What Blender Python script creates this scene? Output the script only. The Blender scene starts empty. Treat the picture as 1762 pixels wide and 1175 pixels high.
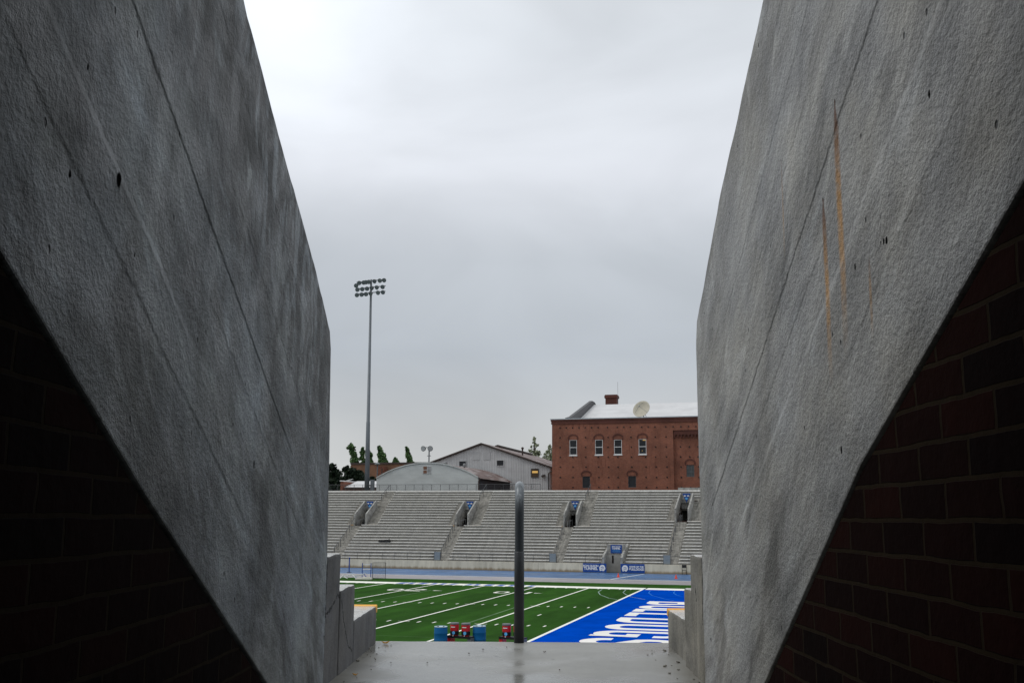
import bpy, bmesh, math, random
from mathutils import Vector, Matrix, noise
random.seed(7)
sc = bpy.context.scene
col = sc.collection
R = math.radians

# ------------------------------------------------------------------ camera
CAM = Vector((12.5439, -85.5247, 5.8044))
YAW, PITCH, ROLL, FPX = -.2727, .174, .0053, 1725.7
fw = Vector((math.sin(YAW)*math.cos(PITCH), math.cos(YAW)*math.cos(PITCH), math.sin(PITCH)))
rt0 = Vector((math.cos(YAW), -math.sin(YAW), 0)); up0 = rt0.cross(fw)
rt = rt0*math.cos(ROLL) + up0*math.sin(ROLL); up = up0*math.cos(ROLL) - rt0*math.sin(ROLL)
cd = bpy.data.cameras.new('camera'); cam = bpy.data.objects.new('camera', cd); col.objects.link(cam)
cd.sensor_width = 36; cd.lens = 36*FPX/1762; cd.clip_end = 3000; cd.clip_start = .05
M = Matrix((rt, up, -fw)).transposed().to_4x4(); M.translation = CAM
cam.matrix_world = M; sc.camera = cam

# ------------------------------------------------------------------ world, sun, exposure
SUN_AZ, SUN_EL = R(-115), R(52)
w = bpy.data.worlds.new('World'); sc.world = w; w.use_nodes = True
nt = w.node_tree; nt.nodes.clear()
def wn(t): return nt.nodes.new(t)
out = wn('ShaderNodeOutputWorld'); bg = wn('ShaderNodeBackground'); bg.inputs[1].default_value = .1
sky = wn('ShaderNodeTexSky'); sky.sky_type = 'NISHITA'; sky.sun_disc = False
sky.sun_elevation = SUN_EL; sky.sun_rotation = SUN_AZ
tc = wn('ShaderNodeTexCoord'); sx = wn('ShaderNodeSeparateXYZ'); nt.links.new(tc.outputs['Generated'], sx.inputs[0])
ramp = wn('ShaderNodeValToRGB'); cr = ramp.color_ramp
stops = [(0, (.56, .565, .56)), (.08, (.545, .56, .57)), (.16, (.475, .512, .556)), (.25, (.565, .603, .65)), (.33, (.745, .775, .83)), (.45, (.755, .795, .845)), (1, (.9, .93, .95))]
cr.elements[0].position = 0; cr.elements[0].color = (*stops[0][1], 1)
cr.elements[1].position = 1; cr.elements[1].color = (*stops[-1][1], 1)
for p, c in stops[1:-1]:
    e = cr.elements.new(p); e.color = (*c, 1)
nt.links.new(sx.outputs[2], ramp.inputs[0])
mp = wn('ShaderNodeMapping'); mp.inputs['Scale'].default_value = (2.4, 2.4, 5.0); mp.inputs['Rotation'].default_value = (0, .12, .5)
nt.links.new(tc.outputs['Generated'], mp.inputs[0])
n1 = wn('ShaderNodeTexNoise'); n1.inputs['Scale'].default_value = 1.35; n1.inputs['Detail'].default_value = 5; n1.inputs['Roughness'].default_value = .45; n1.inputs['Distortion'].default_value = .6
nt.links.new(mp.outputs[0], n1.inputs[0])
mr = wn('ShaderNodeMapRange'); mr.inputs[1].default_value = .3; mr.inputs[2].default_value = .7; mr.inputs[3].default_value = .89; mr.inputs[4].default_value = 1.13
nt.links.new(n1.outputs[0], mr.inputs[0])
# thinner cloud round the hidden sun, up and to the left
dt = wn('ShaderNodeVectorMath'); dt.operation = 'DOT_PRODUCT'
g = Vector((math.sin(R(-34))*math.cos(R(36)), math.cos(R(-34))*math.cos(R(36)), math.sin(R(36))))
dt.inputs[1].default_value = g; nt.links.new(tc.outputs['Generated'], dt.inputs[0])
m2 = wn('ShaderNodeMapRange'); m2.interpolation_type = 'SMOOTHSTEP'; m2.inputs[1].default_value = .93; m2.inputs[2].default_value = 1.0; m2.inputs[3].default_value = 1; m2.inputs[4].default_value = 1.25
nt.links.new(dt.outputs['Value'], m2.inputs[0])
mu = wn('ShaderNodeMath'); mu.operation = 'MULTIPLY'; nt.links.new(mr.outputs[0], mu.inputs[0]); nt.links.new(m2.outputs[0], mu.inputs[1])
mu2 = wn('ShaderNodeMath'); mu2.operation = 'MULTIPLY'; mu2.inputs[1].default_value = 10; nt.links.new(mu.outputs[0], mu2.inputs[0])
vs = wn('ShaderNodeVectorMath'); vs.operation = 'SCALE'; nt.links.new(ramp.outputs[0], vs.inputs[0]); nt.links.new(mu2.outputs[0], vs.inputs['Scale'])
mx = wn('ShaderNodeMixRGB'); mx.inputs[0].default_value = .96
nt.links.new(sky.outputs[0], mx.inputs[1]); nt.links.new(vs.outputs[0], mx.inputs[2])
nt.links.new(mx.outputs[0], bg.inputs[0]); nt.links.new(bg.outputs[0], out.inputs[0])
sl = bpy.data.lights.new('sun', 'SUN'); sl.energy = 1.0; sl.angle = R(25); sl.color = (1, .97, .93)
so = bpy.data.objects.new('sun', sl); col.objects.link(so)
sd = Vector((math.sin(SUN_AZ)*math.cos(SUN_EL), math.cos(SUN_AZ)*math.cos(SUN_EL), math.sin(SUN_EL)))
so.rotation_euler = sd.to_track_quat('Z', 'Y').to_euler(); so.location = (0, 0, 60)
sc.view_settings.view_transform = 'Standard'; sc.view_settings.look = 'None'
sc.view_settings.exposure = 0; sc.view_settings.gamma = 1

# ------------------------------------------------------------------ helpers
def at(px, py, Y):
    """point of the vertical plane y = Y seen at a photo pixel: used to size the far buildings"""
    d = rt*((px-881)/FPX) - up*((py-587.5)/FPX) + fw
    return CAM + d*((Y-CAM.y)/d.y)
PSI = YAW + .0065
AX = Vector((math.sin(PSI), math.cos(PSI), 0)); LT = Vector((math.cos(PSI), -math.sin(PSI), 0))
PM = Matrix((LT, AX, Vector((0, 0, 1)))).transposed().to_4x4(); PM.translation = CAM   # portal frame: x lateral, y ahead, z above the eye

class MB:
    def __init__(s): s.v = []; s.f = []
    def quad(s, *p):
        n = len(s.v); s.v += [tuple(q) for q in p]; s.f.append(tuple(range(n, n+len(p))))
    def box(s, x0, x1, y0, y1, z0, z1):
        n = len(s.v)
        s.v += [(x0,y0,z0),(x1,y0,z0),(x1,y1,z0),(x0,y1,z0),(x0,y0,z1),(x1,y0,z1),(x1,y1,z1),(x0,y1,z1)]
        s.f += [tuple(n+i for i in q) for q in ((3,2,1,0),(4,5,6,7),(0,1,5,4),(1,2,6,5),(2,3,7,6),(3,0,4,7))]
    def obox(s, c, ex, ey, ez):
        n = len(s.v); c, ex, ey, ez = map(Vector, (c, ex, ey, ez))
        for k in (-1, 1):
            for i, j in ((-1,-1),(1,-1),(1,1),(-1,1)): s.v.append(tuple(c+ex*i+ey*j+ez*k))
        s.f += [tuple(n+i for i in q) for q in ((3,2,1,0),(4,5,6,7),(0,1,5,4),(1,2,6,5),(2,3,7,6),(3,0,4,7))]
    def bar(s, a, b, wd, ht=None):
        a, b = Vector(a), Vector(b); d = (b-a); L = d.length; d.normalize()
        u = Vector((0,0,1)) if abs(d.z) < .9 else Vector((1,0,0))
        x = d.cross(u).normalized(); z = x.cross(d)
        s.obox((a+b)/2, x*wd/2, d*L/2, z*(ht or wd)/2)
    def tube(s, pts, r, n=8, cap=True):
        pts = [Vector(p) for p in pts]; rs = r if isinstance(r, (list, tuple)) else [r]*len(pts); b = len(s.v)
        x = None
        for i, p in enumerate(pts):
            t = (pts[min(i+1, len(pts)-1)]-pts[max(i-1, 0)]).normalized()
            if x is None: x = t.orthogonal().normalized()
            x = (x - t*x.dot(t)).normalized(); y = t.cross(x)
            for k in range(n):
                a = 2*math.pi*k/n; s.v.append(tuple(p + (x*math.cos(a)+y*math.sin(a))*rs[i]))
        for i in range(len(pts)-1):
            for k in range(n):
                s.f.append((b+i*n+k, b+i*n+(k+1)%n, b+(i+1)*n+(k+1)%n, b+(i+1)*n+k))
        if cap:
            s.f.append(tuple(b+k for k in reversed(range(n)))); s.f.append(tuple(b+(len(pts)-1)*n+k for k in range(n)))
    def lathe(s, c, prof, n=24):
        b = len(s.v); c = Vector(c)
        for r, z in prof:
            for k in range(n):
                a = 2*math.pi*k/n; s.v.append((c.x+r*math.cos(a), c.y+r*math.sin(a), c.z+z))
        for i in range(len(prof)-1):
            for k in range(n): s.f.append((b+i*n+k, b+i*n+(k+1)%n, b+(i+1)*n+(k+1)%n, b+(i+1)*n+k))
        s.f.append(tuple(b+k for k in reversed(range(n)))); s.f.append(tuple(b+(len(prof)-1)*n+k for k in range(n)))
    def prism(s, poly, axis, a0, a1):
        """poly of 2-D points, extruded along axis 'x', 'y' or 'z' from a0 to a1"""
        n = len(s.v); m = len(poly)
        def P(p, a): return {'x': (a, p[0], p[1]), 'y': (p[0], a, p[1]), 'z': (p[0], p[1], a)}[axis]
        s.v += [P(p, a0) for p in poly] + [P(p, a1) for p in poly]
        s.f.append(tuple(n+i for i in range(m))); s.f.append(tuple(n+m+i for i in reversed(range(m))))
        for i in range(m): s.f.append((n+(i+1)%m, n+i, n+m+i, n+m+(i+1)%m))
    def build(s, name, mat, parent=None, mw=None, smooth=False, bevel=0, seg=2):
        me = bpy.data.meshes.new(name); bm = bmesh.new()
        vs = [bm.verts.new(p) for p in s.v]
        for f in s.f:
            try: bm.faces.new([vs[i] for i in f])
            except ValueError: pass
        bmesh.ops.recalc_face_normals(bm, faces=bm.faces)
        if bevel:
            es = [e for e in bm.edges if len(e.link_faces) == 2 and e.calc_face_angle(0) > .6]
            bmesh.ops.bevel(bm, geom=es, offset=bevel, segments=seg, affect='EDGES', profile=.6)
        bm.to_mesh(me); bm.free()
        if smooth:
            for p in me.polygons: p.use_smooth = True
        me.materials.append(mat)
        o = bpy.data.objects.new(name, me); col.objects.link(o)
        if mw is not None and parent is None: o.matrix_world = mw
        if parent is not None: o.parent = parent
        return o
def tag(o, label=None, cat=None, group=None, kind=None):
    if label: o['label'] = label
    if cat: o['category'] = cat
    if group: o['group'] = group
    if kind: o['kind'] = kind
    return o
def thing(name, label, cat, loc=(0,0,0), rz=0, group=None, mw=None):
    o = bpy.data.objects.new(name, None); o.empty_display_size = .3; col.objects.link(o)
    if mw is not None: o.matrix_world = mw
    else: o.location = loc; o.rotation_euler = (0, 0, rz)
    return tag(o, label, cat, group)
def dup(root, loc, rz=0, label=None):
    r = root.copy(); col.objects.link(r); r.location = loc; r.rotation_euler = (0, 0, rz)
    if label: r['label'] = label
    for ch in root.children:
        c = ch.copy(); col.objects.link(c); c.parent = r
        for g2 in ch.children:
            d = g2.copy(); col.objects.link(d); d.parent = c
    return r
def text_mesh(s, size, name, mat, parent, mw, xscale=1, bold=0.0, align='CENTER'):
    cu = bpy.data.curves.new('text', 'FONT'); cu.body = s; cu.size = size; cu.align_x = align; cu.align_y = 'CENTER'; cu.offset = bold; cu.extrude = .004
    t = bpy.data.objects.new('t', cu); col.objects.link(t); bpy.context.view_layer.update()
    me = bpy.data.meshes.new_from_object(t.evaluated_get(bpy.context.evaluated_depsgraph_get()))
    bpy.data.objects.remove(t); me.materials.clear(); me.materials.append(mat)
    me.transform(mw @ Matrix.Diagonal((xscale, 1, 1, 1)))
    o = bpy.data.objects.new(name, me); col.objects.link(o); o.parent = parent
    return o

# ------------------------------------------------------------------ material helpers
class N:
    def __init__(s, name):
        s.m = bpy.data.materials.new(name); s.m.use_nodes = True; s.t = s.m.node_tree
        s.b = s.t.nodes['Principled BSDF']; s.b.inputs['Roughness'].default_value = .85
        s.b.inputs['Specular IOR Level'].default_value = .25
        s._o = None
    def n(s, t, **k):
        x = s.t.nodes.new(t)
        for a, v in k.items(): setattr(x, a, v)
        return x
    def l(s, a, b): s.t.links.new(a, b)
    def setin(s, sock, v):
        if hasattr(v, 'links'): s.l(v, sock)
        elif isinstance(v, (tuple, list)) and len(v) == 3 and sock.type == 'RGBA': sock.default_value = (*v, 1)
        else: sock.default_value = v
    def obj(s):
        if not s._o: s._o = s.n('ShaderNodeTexCoord').outputs['Object']
        return s._o
    def math(s, op, a, b=None, c=None, clamp=False):
        x = s.n('ShaderNodeMath', operation=op, use_clamp=clamp)
        for i, v in enumerate((a, b, c)):
            if v is not None: s.setin(x.inputs[i], v)
        return x.outputs[0]
    def sep(s, v=None):
        x = s.n('ShaderNodeSeparateXYZ'); s.l(v or s.obj(), x.inputs[0]); return x.outputs
    def comb(s, x, y, z=0.0):
        c = s.n('ShaderNodeCombineXYZ')
        for i, v in enumerate((x, y, z)): s.setin(c.inputs[i], v)
        return c.outputs[0]
    def map(s, v, scale=(1,1,1), rot=(0,0,0), loc=(0,0,0)):
        x = s.n('ShaderNodeMapping'); s.l(v, x.inputs[0])
        x.inputs['Scale'].default_value = scale; x.inputs['Rotation'].default_value = rot; x.inputs['Location'].default_value = loc
        return x.outputs[0]
    def noise(s, v, scale, detail=3, rough=.5, dist=0):
        x = s.n('ShaderNodeTexNoise'); s.l(v, x.inputs['Vector'])
        x.inputs['Scale'].default_value = scale; x.inputs['Detail'].default_value = detail; x.inputs['Roughness'].default_value = rough; x.inputs['Distortion'].default_value = dist
        return x.outputs[0]
    def rng(s, v, a, b, c=0.0, d=1.0, smooth=True):
        x = s.n('ShaderNodeMapRange'); x.interpolation_type = 'SMOOTHSTEP' if smooth else 'LINEAR'
        for i, q in enumerate((v, a, b, c, d)): s.setin(x.inputs[i], q)
        return x.outputs[0]
    def mix(s, f, a, b, mode='MIX'):
        x = s.n('ShaderNodeMixRGB', blend_type=mode)
        for i, q in enumerate((f, a, b)): s.setin(x.inputs[i], q)
        return x.outputs[0]
    def bump(s, h, strength=.5, dist=.01, nrm=None):
        x = s.n('ShaderNodeBump'); x.inputs['Strength'].default_value = strength; x.inputs['Distance'].default_value = dist
        s.l(h, x.inputs['Height'])
        if nrm is not None: s.l(nrm, x.inputs['Normal'])
        return x.outputs[0]
    def fin(s, color=None, rough=None, normal=None, metal=None, spec=None):
        for k, v in (('Base Color', color), ('Roughness', rough), ('Metallic', metal), ('Specular IOR Level', spec)):
            if v is not None: s.setin(s.b.inputs[k], v)
        if normal is not None: s.l(normal, s.b.inputs['Normal'])
        return s.m
def simple(name, c, rough=.7, var=.18, scale=3, spec=.25, metal=0, bump=0):
    k = N(name); nz = k.noise(k.obj(), scale, 4, .6)
    f = k.rng(nz, .25, .75, 1-var, 1+var, False)
    cc = k.mix(1, c, k.comb(f, f, f), 'MULTIPLY')
    nm = k.bump(k.noise(k.obj(), scale*8, 3), bump, .02) if bump else None
    return k.fin(cc, rough, nm, metal, spec)
def grey(v): return (v, v, v)
def seg_mask(k, d, z, pts, wdt, jit):
    """mask near a cracked polyline in the wall's own plane"""
    tot = None
    for (a, b), (c, e) in zip(pts[:-1], pts[1:]):
        L2 = (c-a)**2 + (e-b)**2
        t = k.math('ADD', k.math('MULTIPLY', k.math('SUBTRACT', d, a), (c-a)/L2), k.math('MULTIPLY', k.math('SUBTRACT', z, b), (e-b)/L2), clamp=True)
        dx = k.math('SUBTRACT', k.math('SUBTRACT', d, a), k.math('MULTIPLY', t, c-a))
        dz = k.math('SUBTRACT', k.math('SUBTRACT', z, b), k.math('MULTIPLY', t, e-b))
        q = k.math('SQRT', k.math('ADD', k.math('MULTIPLY', dx, dx), k.math('MULTIPLY', dz, dz)))
        tot = q if tot is None else k.math('MINIMUM', tot, q)
    tot = k.math('ABSOLUTE', k.math('ADD', tot, k.math('MULTIPLY', k.math('SUBTRACT', jit, .5), .05)))
    return k.rng(tot, wdt*.4, wdt*1.1, 1, 0)

def portal_concrete(name, base, slope, lines, weather=None, stains=(), cracks=(), streak=1.0, blotch=.6, wet_glare_top=0.0, bumpk=1.0, holes=(), sheen=(.62, .9, .25), damp_glint=None):
    """parged, board-formed wall: d ahead, z above the eye; boards run parallel to the slope of the seating"""
    k = N(name); o = k.sep(); d, z = o[1], o[2]
    v = k.math('ADD', z, k.math('MULTIPLY', d, slope))           # across the boards
    u = k.math('SUBTRACT', d, k.math('MULTIPLY', z, slope))      # along the boards
    P = k.obj() if wet_glare_top else k.comb(d, z)
    n_big = k.noise(P, 1.3, 3, .55)
    n_mid = k.noise(P, 5, 4, .6, .4)
    st = k.noise(k.comb(k.math('MULTIPLY', u, .9), k.math('MULTIPLY', v, 4.5)), 1.6, 6, .6, .6)      # trowel strokes
    st2 = k.noise(k.comb(k.math('MULTIPLY', u, 2.4), k.math('MULTIPLY', v, 16)), 1.5, 4, .6, .8)
    run = k.noise(k.comb(k.math('MULTIPLY', d, 9), k.math('MULTIPLY', z, 1.1)), 1.2, 4, .6, .3)       # rain runs
    if wet_glare_top: run = k.noise(k.map(P, (9, 9, .9)), 1.2, 4, .6); st = st2 = n_mid
    val = k.math('ADD', k.math('MULTIPLY', k.rng(n_big, .3, .7, -.5, .5), .42), 1)
    blot = k.noise(k.map(P, (1, .55, 1)) if not wet_glare_top else P, 2.4, 7, .68, .9)
    val = k.math('ADD', val, k.math('MULTIPLY', k.rng(blot, .36, .66, -.55, .45), .62*blotch))
    val = k.math('ADD', val, k.math('MULTIPLY', k.rng(st, .32, .68, -.5, .5), .42*streak))
    val = k.math('ADD', val, k.math('MULTIPLY', k.rng(st2, .3, .72, -.4, .6), .22*streak))
    val = k.math('ADD', val, k.math('MULTIPLY', k.rng(run, .3, .7, -.5, .5), .30*blotch))
    val = k.math('ADD', val, k.math('MULTIPLY', k.rng(n_mid, .3, .7, -.5, .5), .22))
    sw = n_big if wet_glare_top else k.noise(k.comb(k.math('ADD', k.math('MULTIPLY', d, 1.5), k.math('MULTIPLY', z, -.6)), k.math('ADD', k.math('MULTIPLY', z, 5.5), k.math('MULTIPLY', d, 6.5))), 1.0, 4, .55, 1.2)
    val = k.math('ADD', val, k.math('MULTIPLY', k.rng(sw, .55, .72), .38*streak)); val = k.math('SUBTRACT', val, k.math('MULTIPLY', k.rng(sw, .28, .44, 1, 0), .28*streak))
    sand = k.noise(P, 52, 4, .72)
    val = k.math('ADD', val, k.math('MULTIPLY', k.math('SUBTRACT', sand, .5), .9))
    fine = k.noise(P, 70, 3, .65); fine2 = k.noise(P, 170, 2, .6)
    val = k.math('ADD', val, k.math('MULTIPLY', k.math('SUBTRACT', fine, .5), .35)); val = k.math('MAXIMUM', val, .18)
    c = k.mix(1, base, k.comb(val, val, val), 'MULTIPLY')
    tint = k.rng(k.noise(P, 2.2, 3, .5), .35, .7)
    c = k.mix(k.math('MULTIPLY', tint, .45), c, k.mix(1, c, (1.06, 1.0, .86), 'MULTIPLY'))
    if damp_glint:
        dp = k.noise(k.comb(k.math('ADD', d, k.math('MULTIPLY', z, -.25)), k.math('MULTIPLY', v, 1.25)), 1.25, 6, .62, .7)
        dm = k.math('MULTIPLY', k.rng(dp, .50, .62), damp_glint[0])
        if damp_glint[1] is not None: dm = k.math('MULTIPLY', dm, k.rng(z, damp_glint[1]-.5, damp_glint[1]+.3, 1, .25))
        c = k.mix(dm, c, k.mix(1, c, (.36, .345, .33), 'MULTIPLY'))
        glint_m = k.math('MULTIPLY', k.rng(k.noise(k.comb(k.math('MULTIPLY', u, 1.1), k.math('MULTIPLY', v, 3.4)), 1.7, 5, .6, .9), .56, .70), damp_glint[2])
        c = k.mix(glint_m, c, k.mix(1, c, (1.6, 1.66, 1.74), 'MULTIPLY'))  # pale bluish streaks: wet highlights painted into the wall colour
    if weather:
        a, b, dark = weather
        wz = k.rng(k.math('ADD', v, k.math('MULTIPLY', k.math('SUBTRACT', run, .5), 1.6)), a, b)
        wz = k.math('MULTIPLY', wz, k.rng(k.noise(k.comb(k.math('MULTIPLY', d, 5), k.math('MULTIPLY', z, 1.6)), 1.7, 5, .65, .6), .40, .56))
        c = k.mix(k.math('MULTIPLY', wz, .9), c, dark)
    jit = k.noise(P, 28, 3, .6); wob = k.noise(k.comb(u, u), 2.2, 3)
    h = k.math('MULTIPLY', fine, .26)
    h = k.math('ADD', h, k.math('MULTIPLY', fine2, .07))
    h = k.math('ADD', h, k.math('MULTIPLY', jit, .12))
    h = k.math('ADD', h, k.math('MULTIPLY', st, .18))
    h = k.math('ADD', h, k.math('MULTIPLY', st2, .10)); h = k.math('ADD', h, k.math('MULTIPLY', sand, .6)); h = k.math('ADD', h, k.math('MULTIPLY', sw, .35))
    for i, (v0, amp, u0, u1, wg) in enumerate(lines):             # steps left between form boards
        vv = k.math('ADD', v, k.math('ADD', k.math('MULTIPLY', k.math('SUBTRACT', wob, .5), .06*wg), k.math('MULTIPLY', k.math('SUBTRACT', jit, .5), .02)))
        fade = k.math('MULTIPLY', k.rng(u, u0-.3, u0+.3), k.rng(u, u1-.3, u1+.3, 1, 0))
        s_ = k.math('MULTIPLY', k.rng(vv, v0-.012, v0+.012), amp)
        h = k.math('ADD', h, k.math('MULTIPLY', s_, fade))
        if amp > .5:
            ln = k.math('MULTIPLY', k.math('MULTIPLY', k.rng(k.math('ABSOLUTE', k.math('SUBTRACT', vv, v0)), .0015, .007, .45, 0), fade), k.math('MULTIPLY', k.rng(jit, .4, .62), k.rng(n_mid, .4, .6)))
            c = k.mix(ln, c, grey(.05))
    # bug holes
    vo = k.n('ShaderNodeTexVoronoi', feature='F1'); k.l(k.map(P, (15, 10, 1)), vo.inputs['Vector']); vo.inputs['Scale'].default_value = 1.0
    sel = k.rng(k.sep(vo.outputs['Color'])[0], .74, .76)
    pit = k.math('MULTIPLY', k.rng(vo.outputs['Distance'], .05, .12, 1, 0), sel)
    c = k.mix(k.math('MULTIPLY', pit, .85), c, grey(.03))
    vo2 = k.n('ShaderNodeTexVoronoi', feature='F1'); k.l(k.map(P, (30, 22, 1)), vo2.inputs['Vector']); vo2.inputs['Scale'].default_value = 1.0
    pit2 = k.math('MULTIPLY', k.rng(vo2.outputs['Distance'], .06, .16, 1, 0), k.rng(k.sep(vo2.outputs['Color'])[1], .86, .88))
    c = k.mix(k.math('MULTIPLY', pit2, .6), c, grey(.05))
    h = k.math('SUBTRACT', h, k.math('MULTIPLY', pit, 1.0))
    hsum = None
    for hd_, hz_, hr_ in holes:
        q1 = k.math('SUBTRACT', d, hd_); q2 = k.math('MULTIPLY', k.math('SUBTRACT', z, hz_), .62)
        hq = k.math('ADD', k.math('SQRT', k.math('ADD', k.math('MULTIPLY', q1, q1), k.math('MULTIPLY', q2, q2))), k.math('MULTIPLY', k.math('SUBTRACT', jit, .5), .02))
        hm = k.rng(hq, hr_*.6, hr_, 1, 0); c = k.mix(hm, c, grey(.006)); hsum = hm if hsum is None else k.math('MAXIMUM', hsum, hm)
    for (d0, z_top, z_bot, wd, amt, lean) in stains:
        t = k.rng(z, z_bot, z_top, 0, 1, False)
        dd = k.math('ABSOLUTE', k.math('SUBTRACT', k.math('SUBTRACT', d, d0), k.math('ADD', k.math('MULTIPLY', k.math('SUBTRACT', k.noise(k.comb(z, z), 3.5, 3), .5), .03), k.math('MULTIPLY', k.math('SUBTRACT', z_top, z), lean))))
        ww = k.math('MULTIPLY', wd, k.rng(t, 1.0, .86, .15, 1))
        m = k.rng(dd, k.math('MULTIPLY', ww, .3), k.math('ADD', k.math('MULTIPLY', ww, 1.0), k.math('MULTIPLY', jit, .008)), 1, 0)
        m = k.math('MULTIPLY', m, k.rng(t, 0, .55)); m = k.math('MULTIPLY', m, k.rng(z, z_top-.002, z_top+.004, 1, 0))
        m = k.math('MULTIPLY', m, k.rng(k.noise(P, 30, 3), .3, .55, .55, 1)); m = k.math('MULTIPLY', m, amt)
        rc = k.mix(k.rng(t, .55, 1.0), (.46, .25, .08), (.10, .04, .02))
        c = k.mix(m, c, rc)
    for pts, wdt in cracks:
        cm = seg_mask(k, d, z, pts, wdt, jit)
        c = k.mix(k.math('MULTIPLY', cm, .95), c, grey(.012)); h = k.math('SUBTRACT', h, k.math('MULTIPLY', cm, 2))
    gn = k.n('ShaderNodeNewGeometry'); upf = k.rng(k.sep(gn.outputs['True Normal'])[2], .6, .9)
    rr = k.math('SUBTRACT', k.rng(n_mid, .3, .7, sheen[0], sheen[1]), k.math('MULTIPLY', upf, .6*wet_glare_top), clamp=True)
    c = k.mix(k.math('MULTIPLY', upf, .85*wet_glare_top), c, (.58, .57, .54))  # upward faces paled: sky glare off wet concrete painted into the colour
    sp_ = k.math('ADD', sheen[2], k.math('MULTIPLY', upf, .35*wet_glare_top))
    if hsum is not None: sp_ = k.math('MULTIPLY', sp_, k.math('SUBTRACT', 1, hsum)); rr = k.math('MAXIMUM', rr, hsum)
    return k.fin(c, rr, k.bump(h, bumpk, .012), spec=sp_)

def brick_mat(name, c1, c2, mortar, rowh, bw, msize=.012, bump=.5, coords='auto', stain=None, rough=.8, spec=.3):
    k = N(name); o = k.sep()
    if coords == 'yz':
        V0 = k.comb(o[1], o[2]); va = k.noise(V0, 5, 3, .6); vb = k.noise(k.map(V0, (1, 1, 1), loc=(7, 3, 0)), 6, 3, .6)
        V = k.comb(k.math('ADD', o[1], k.math('MULTIPLY', k.math('SUBTRACT', vb, .5), .03)), k.math('ADD', o[2], k.math('MULTIPLY', k.math('SUBTRACT', va, .5), .016)))
    else:
        g_ = k.n('ShaderNodeNewGeometry'); nx = k.math('ABSOLUTE', k.sep(g_.outputs['Normal'])[0])
        f = k.math('GREATER_THAN', nx, .7)
        V = k.comb(k.math('ADD', k.math('MULTIPLY', o[0], k.math('SUBTRACT', 1, f)), k.math('MULTIPLY', o[1], f)), o[2])
    jit = k.noise(V, 9, 2); 
    bt = k.n('ShaderNodeTexBrick'); k.l(V, bt.inputs['Vector'])
    bt.inputs['Scale'].default_value = 1; bt.inputs['Brick Width'].default_value = bw; bt.inputs['Row Height'].default_value = rowh
    bt.inputs['Mortar Size'].default_value = msize; bt.inputs['Mortar Smooth'].default_value = .3; bt.inputs['Bias'].default_value = -.1
    bt.inputs['Color1'].default_value = (*c1, 1); bt.inputs['Color2'].default_value = (*c2, 1); bt.inputs['Mortar'].default_value = (*mortar, 1)
    nz = k.noise(V, .35, 4, .6); nz2 = k.noise(V, 14, 4, .65)
    f = k.math('ADD', k.rng(nz, .3, .7, .75, 1.2), k.math('MULTIPLY', k.math('SUBTRACT', nz2, .5), .6))
    c = k.mix(1, bt.outputs['Color'], k.comb(f, f, f), 'MULTIPLY')
    if stain: c = k.mix(k.math('MULTIPLY', k.rng(k.noise(k.map(V, (2.5, .5, 1)), 1, 4, .6), .52, .7), .55), c, stain)
    h = k.math('ADD', k.math('MULTIPLY', k.math('SUBTRACT', 1, bt.outputs['Fac']), 1), k.math('MULTIPLY', nz2, .5))
    return k.fin(c, rough, k.bump(h, bump, .01), spec=spec)

def stand_concrete(name, base, amt=1.0):
    k = N(name); P = k.n('ShaderNodeNewGeometry').outputs['Position']
    a = k.noise(k.map(P, (.5, 3, 3)), 1.2, 5, .65); b = k.noise(P, 2.6, 4, .65, .4); c_ = k.noise(k.map(P, (3.5, .25, .9)), 1.3, 4, .6)
    f = k.math('ADD', k.math('ADD', k.rng(a, .3, .7, .68, 1.0), k.rng(b, .3, .75, -.26, .16)), k.rng(c_, .3, .7, -.14, .26))
    f = k.math('ADD', k.math('MULTIPLY', k.math('SUBTRACT', f, .9), amt), .93)
    c = k.mix(1, base, k.comb(f, f, f), 'MULTIPLY')
    c = k.mix(k.math('MULTIPLY', k.rng(k.noise(P, .9, 5, .7), .55, .75), .5*amt), c, (.16, .15, .12))
    return k.fin(c, .8, k.bump(b, .3, .02), spec=.25)

def painted_ground(name, c, var=.12, scale=.6, rough=.9, spec=.05, c2=None, wear=0):
    k = N(name); P = k.obj()
    a = k.noise(P, scale, 4, .6); b = k.noise(P, 7, 3, .7)
    f = k.math('ADD', k.rng(a, .3, .7, 1-var, 1+var), k.math('MULTIPLY', k.math('SUBTRACT', b, .5), var*2))
    cc = k.mix(1, c, k.comb(f, f, f), 'MULTIPLY')
    if c2: cc = k.mix(k.math('MULTIPLY', k.rng(k.noise(P, 5, 4, .7), .5, .75), wear), cc, c2)
    return k.fin(cc, rough, spec=spec)

m_turf = None
k = N('turf'); o = k.sep()
band = k.rng(k.math('PINGPONG', k.math('ADD', o[0], k.math('MULTIPLY', k.noise(k.obj(), .4, 2), .5)), 4.572), 2.0, 2.6, .9, 1.1)
a = k.noise(k.map(k.obj(), (1, .35, 1)), .5, 4, .65); b = k.noise(k.obj(), 9, 4, .75)
f = k.math('MULTIPLY', band, k.math('ADD', k.rng(a, .3, .7, .78, 1.16), k.math('MULTIPLY', k.math('SUBTRACT', b, .5), .75)))
c = k.mix(1, (.023, .075, .0085), k.comb(f, f, f), 'MULTIPLY')
m_turf = k.fin(c, .95, k.bump(b, .4, .03), spec=.03)
m_line = painted_ground('white_field_paint', (.86, .85, .78), .08, c2=(.25, .38, .16), wear=.35)
m_faint = painted_ground('faded_field_paint', (.10, .17, .085), .2)
m_arc = painted_ground('pale_arc_paint', (.30, .40, .36), .2)
m_blue = painted_ground('blue_field_paint', (.0005, .056, .42), .14, rough=1, spec=0)
m_bluearc = painted_ground('blue_arc_paint', (.03, .20, .62), .15)
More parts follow.
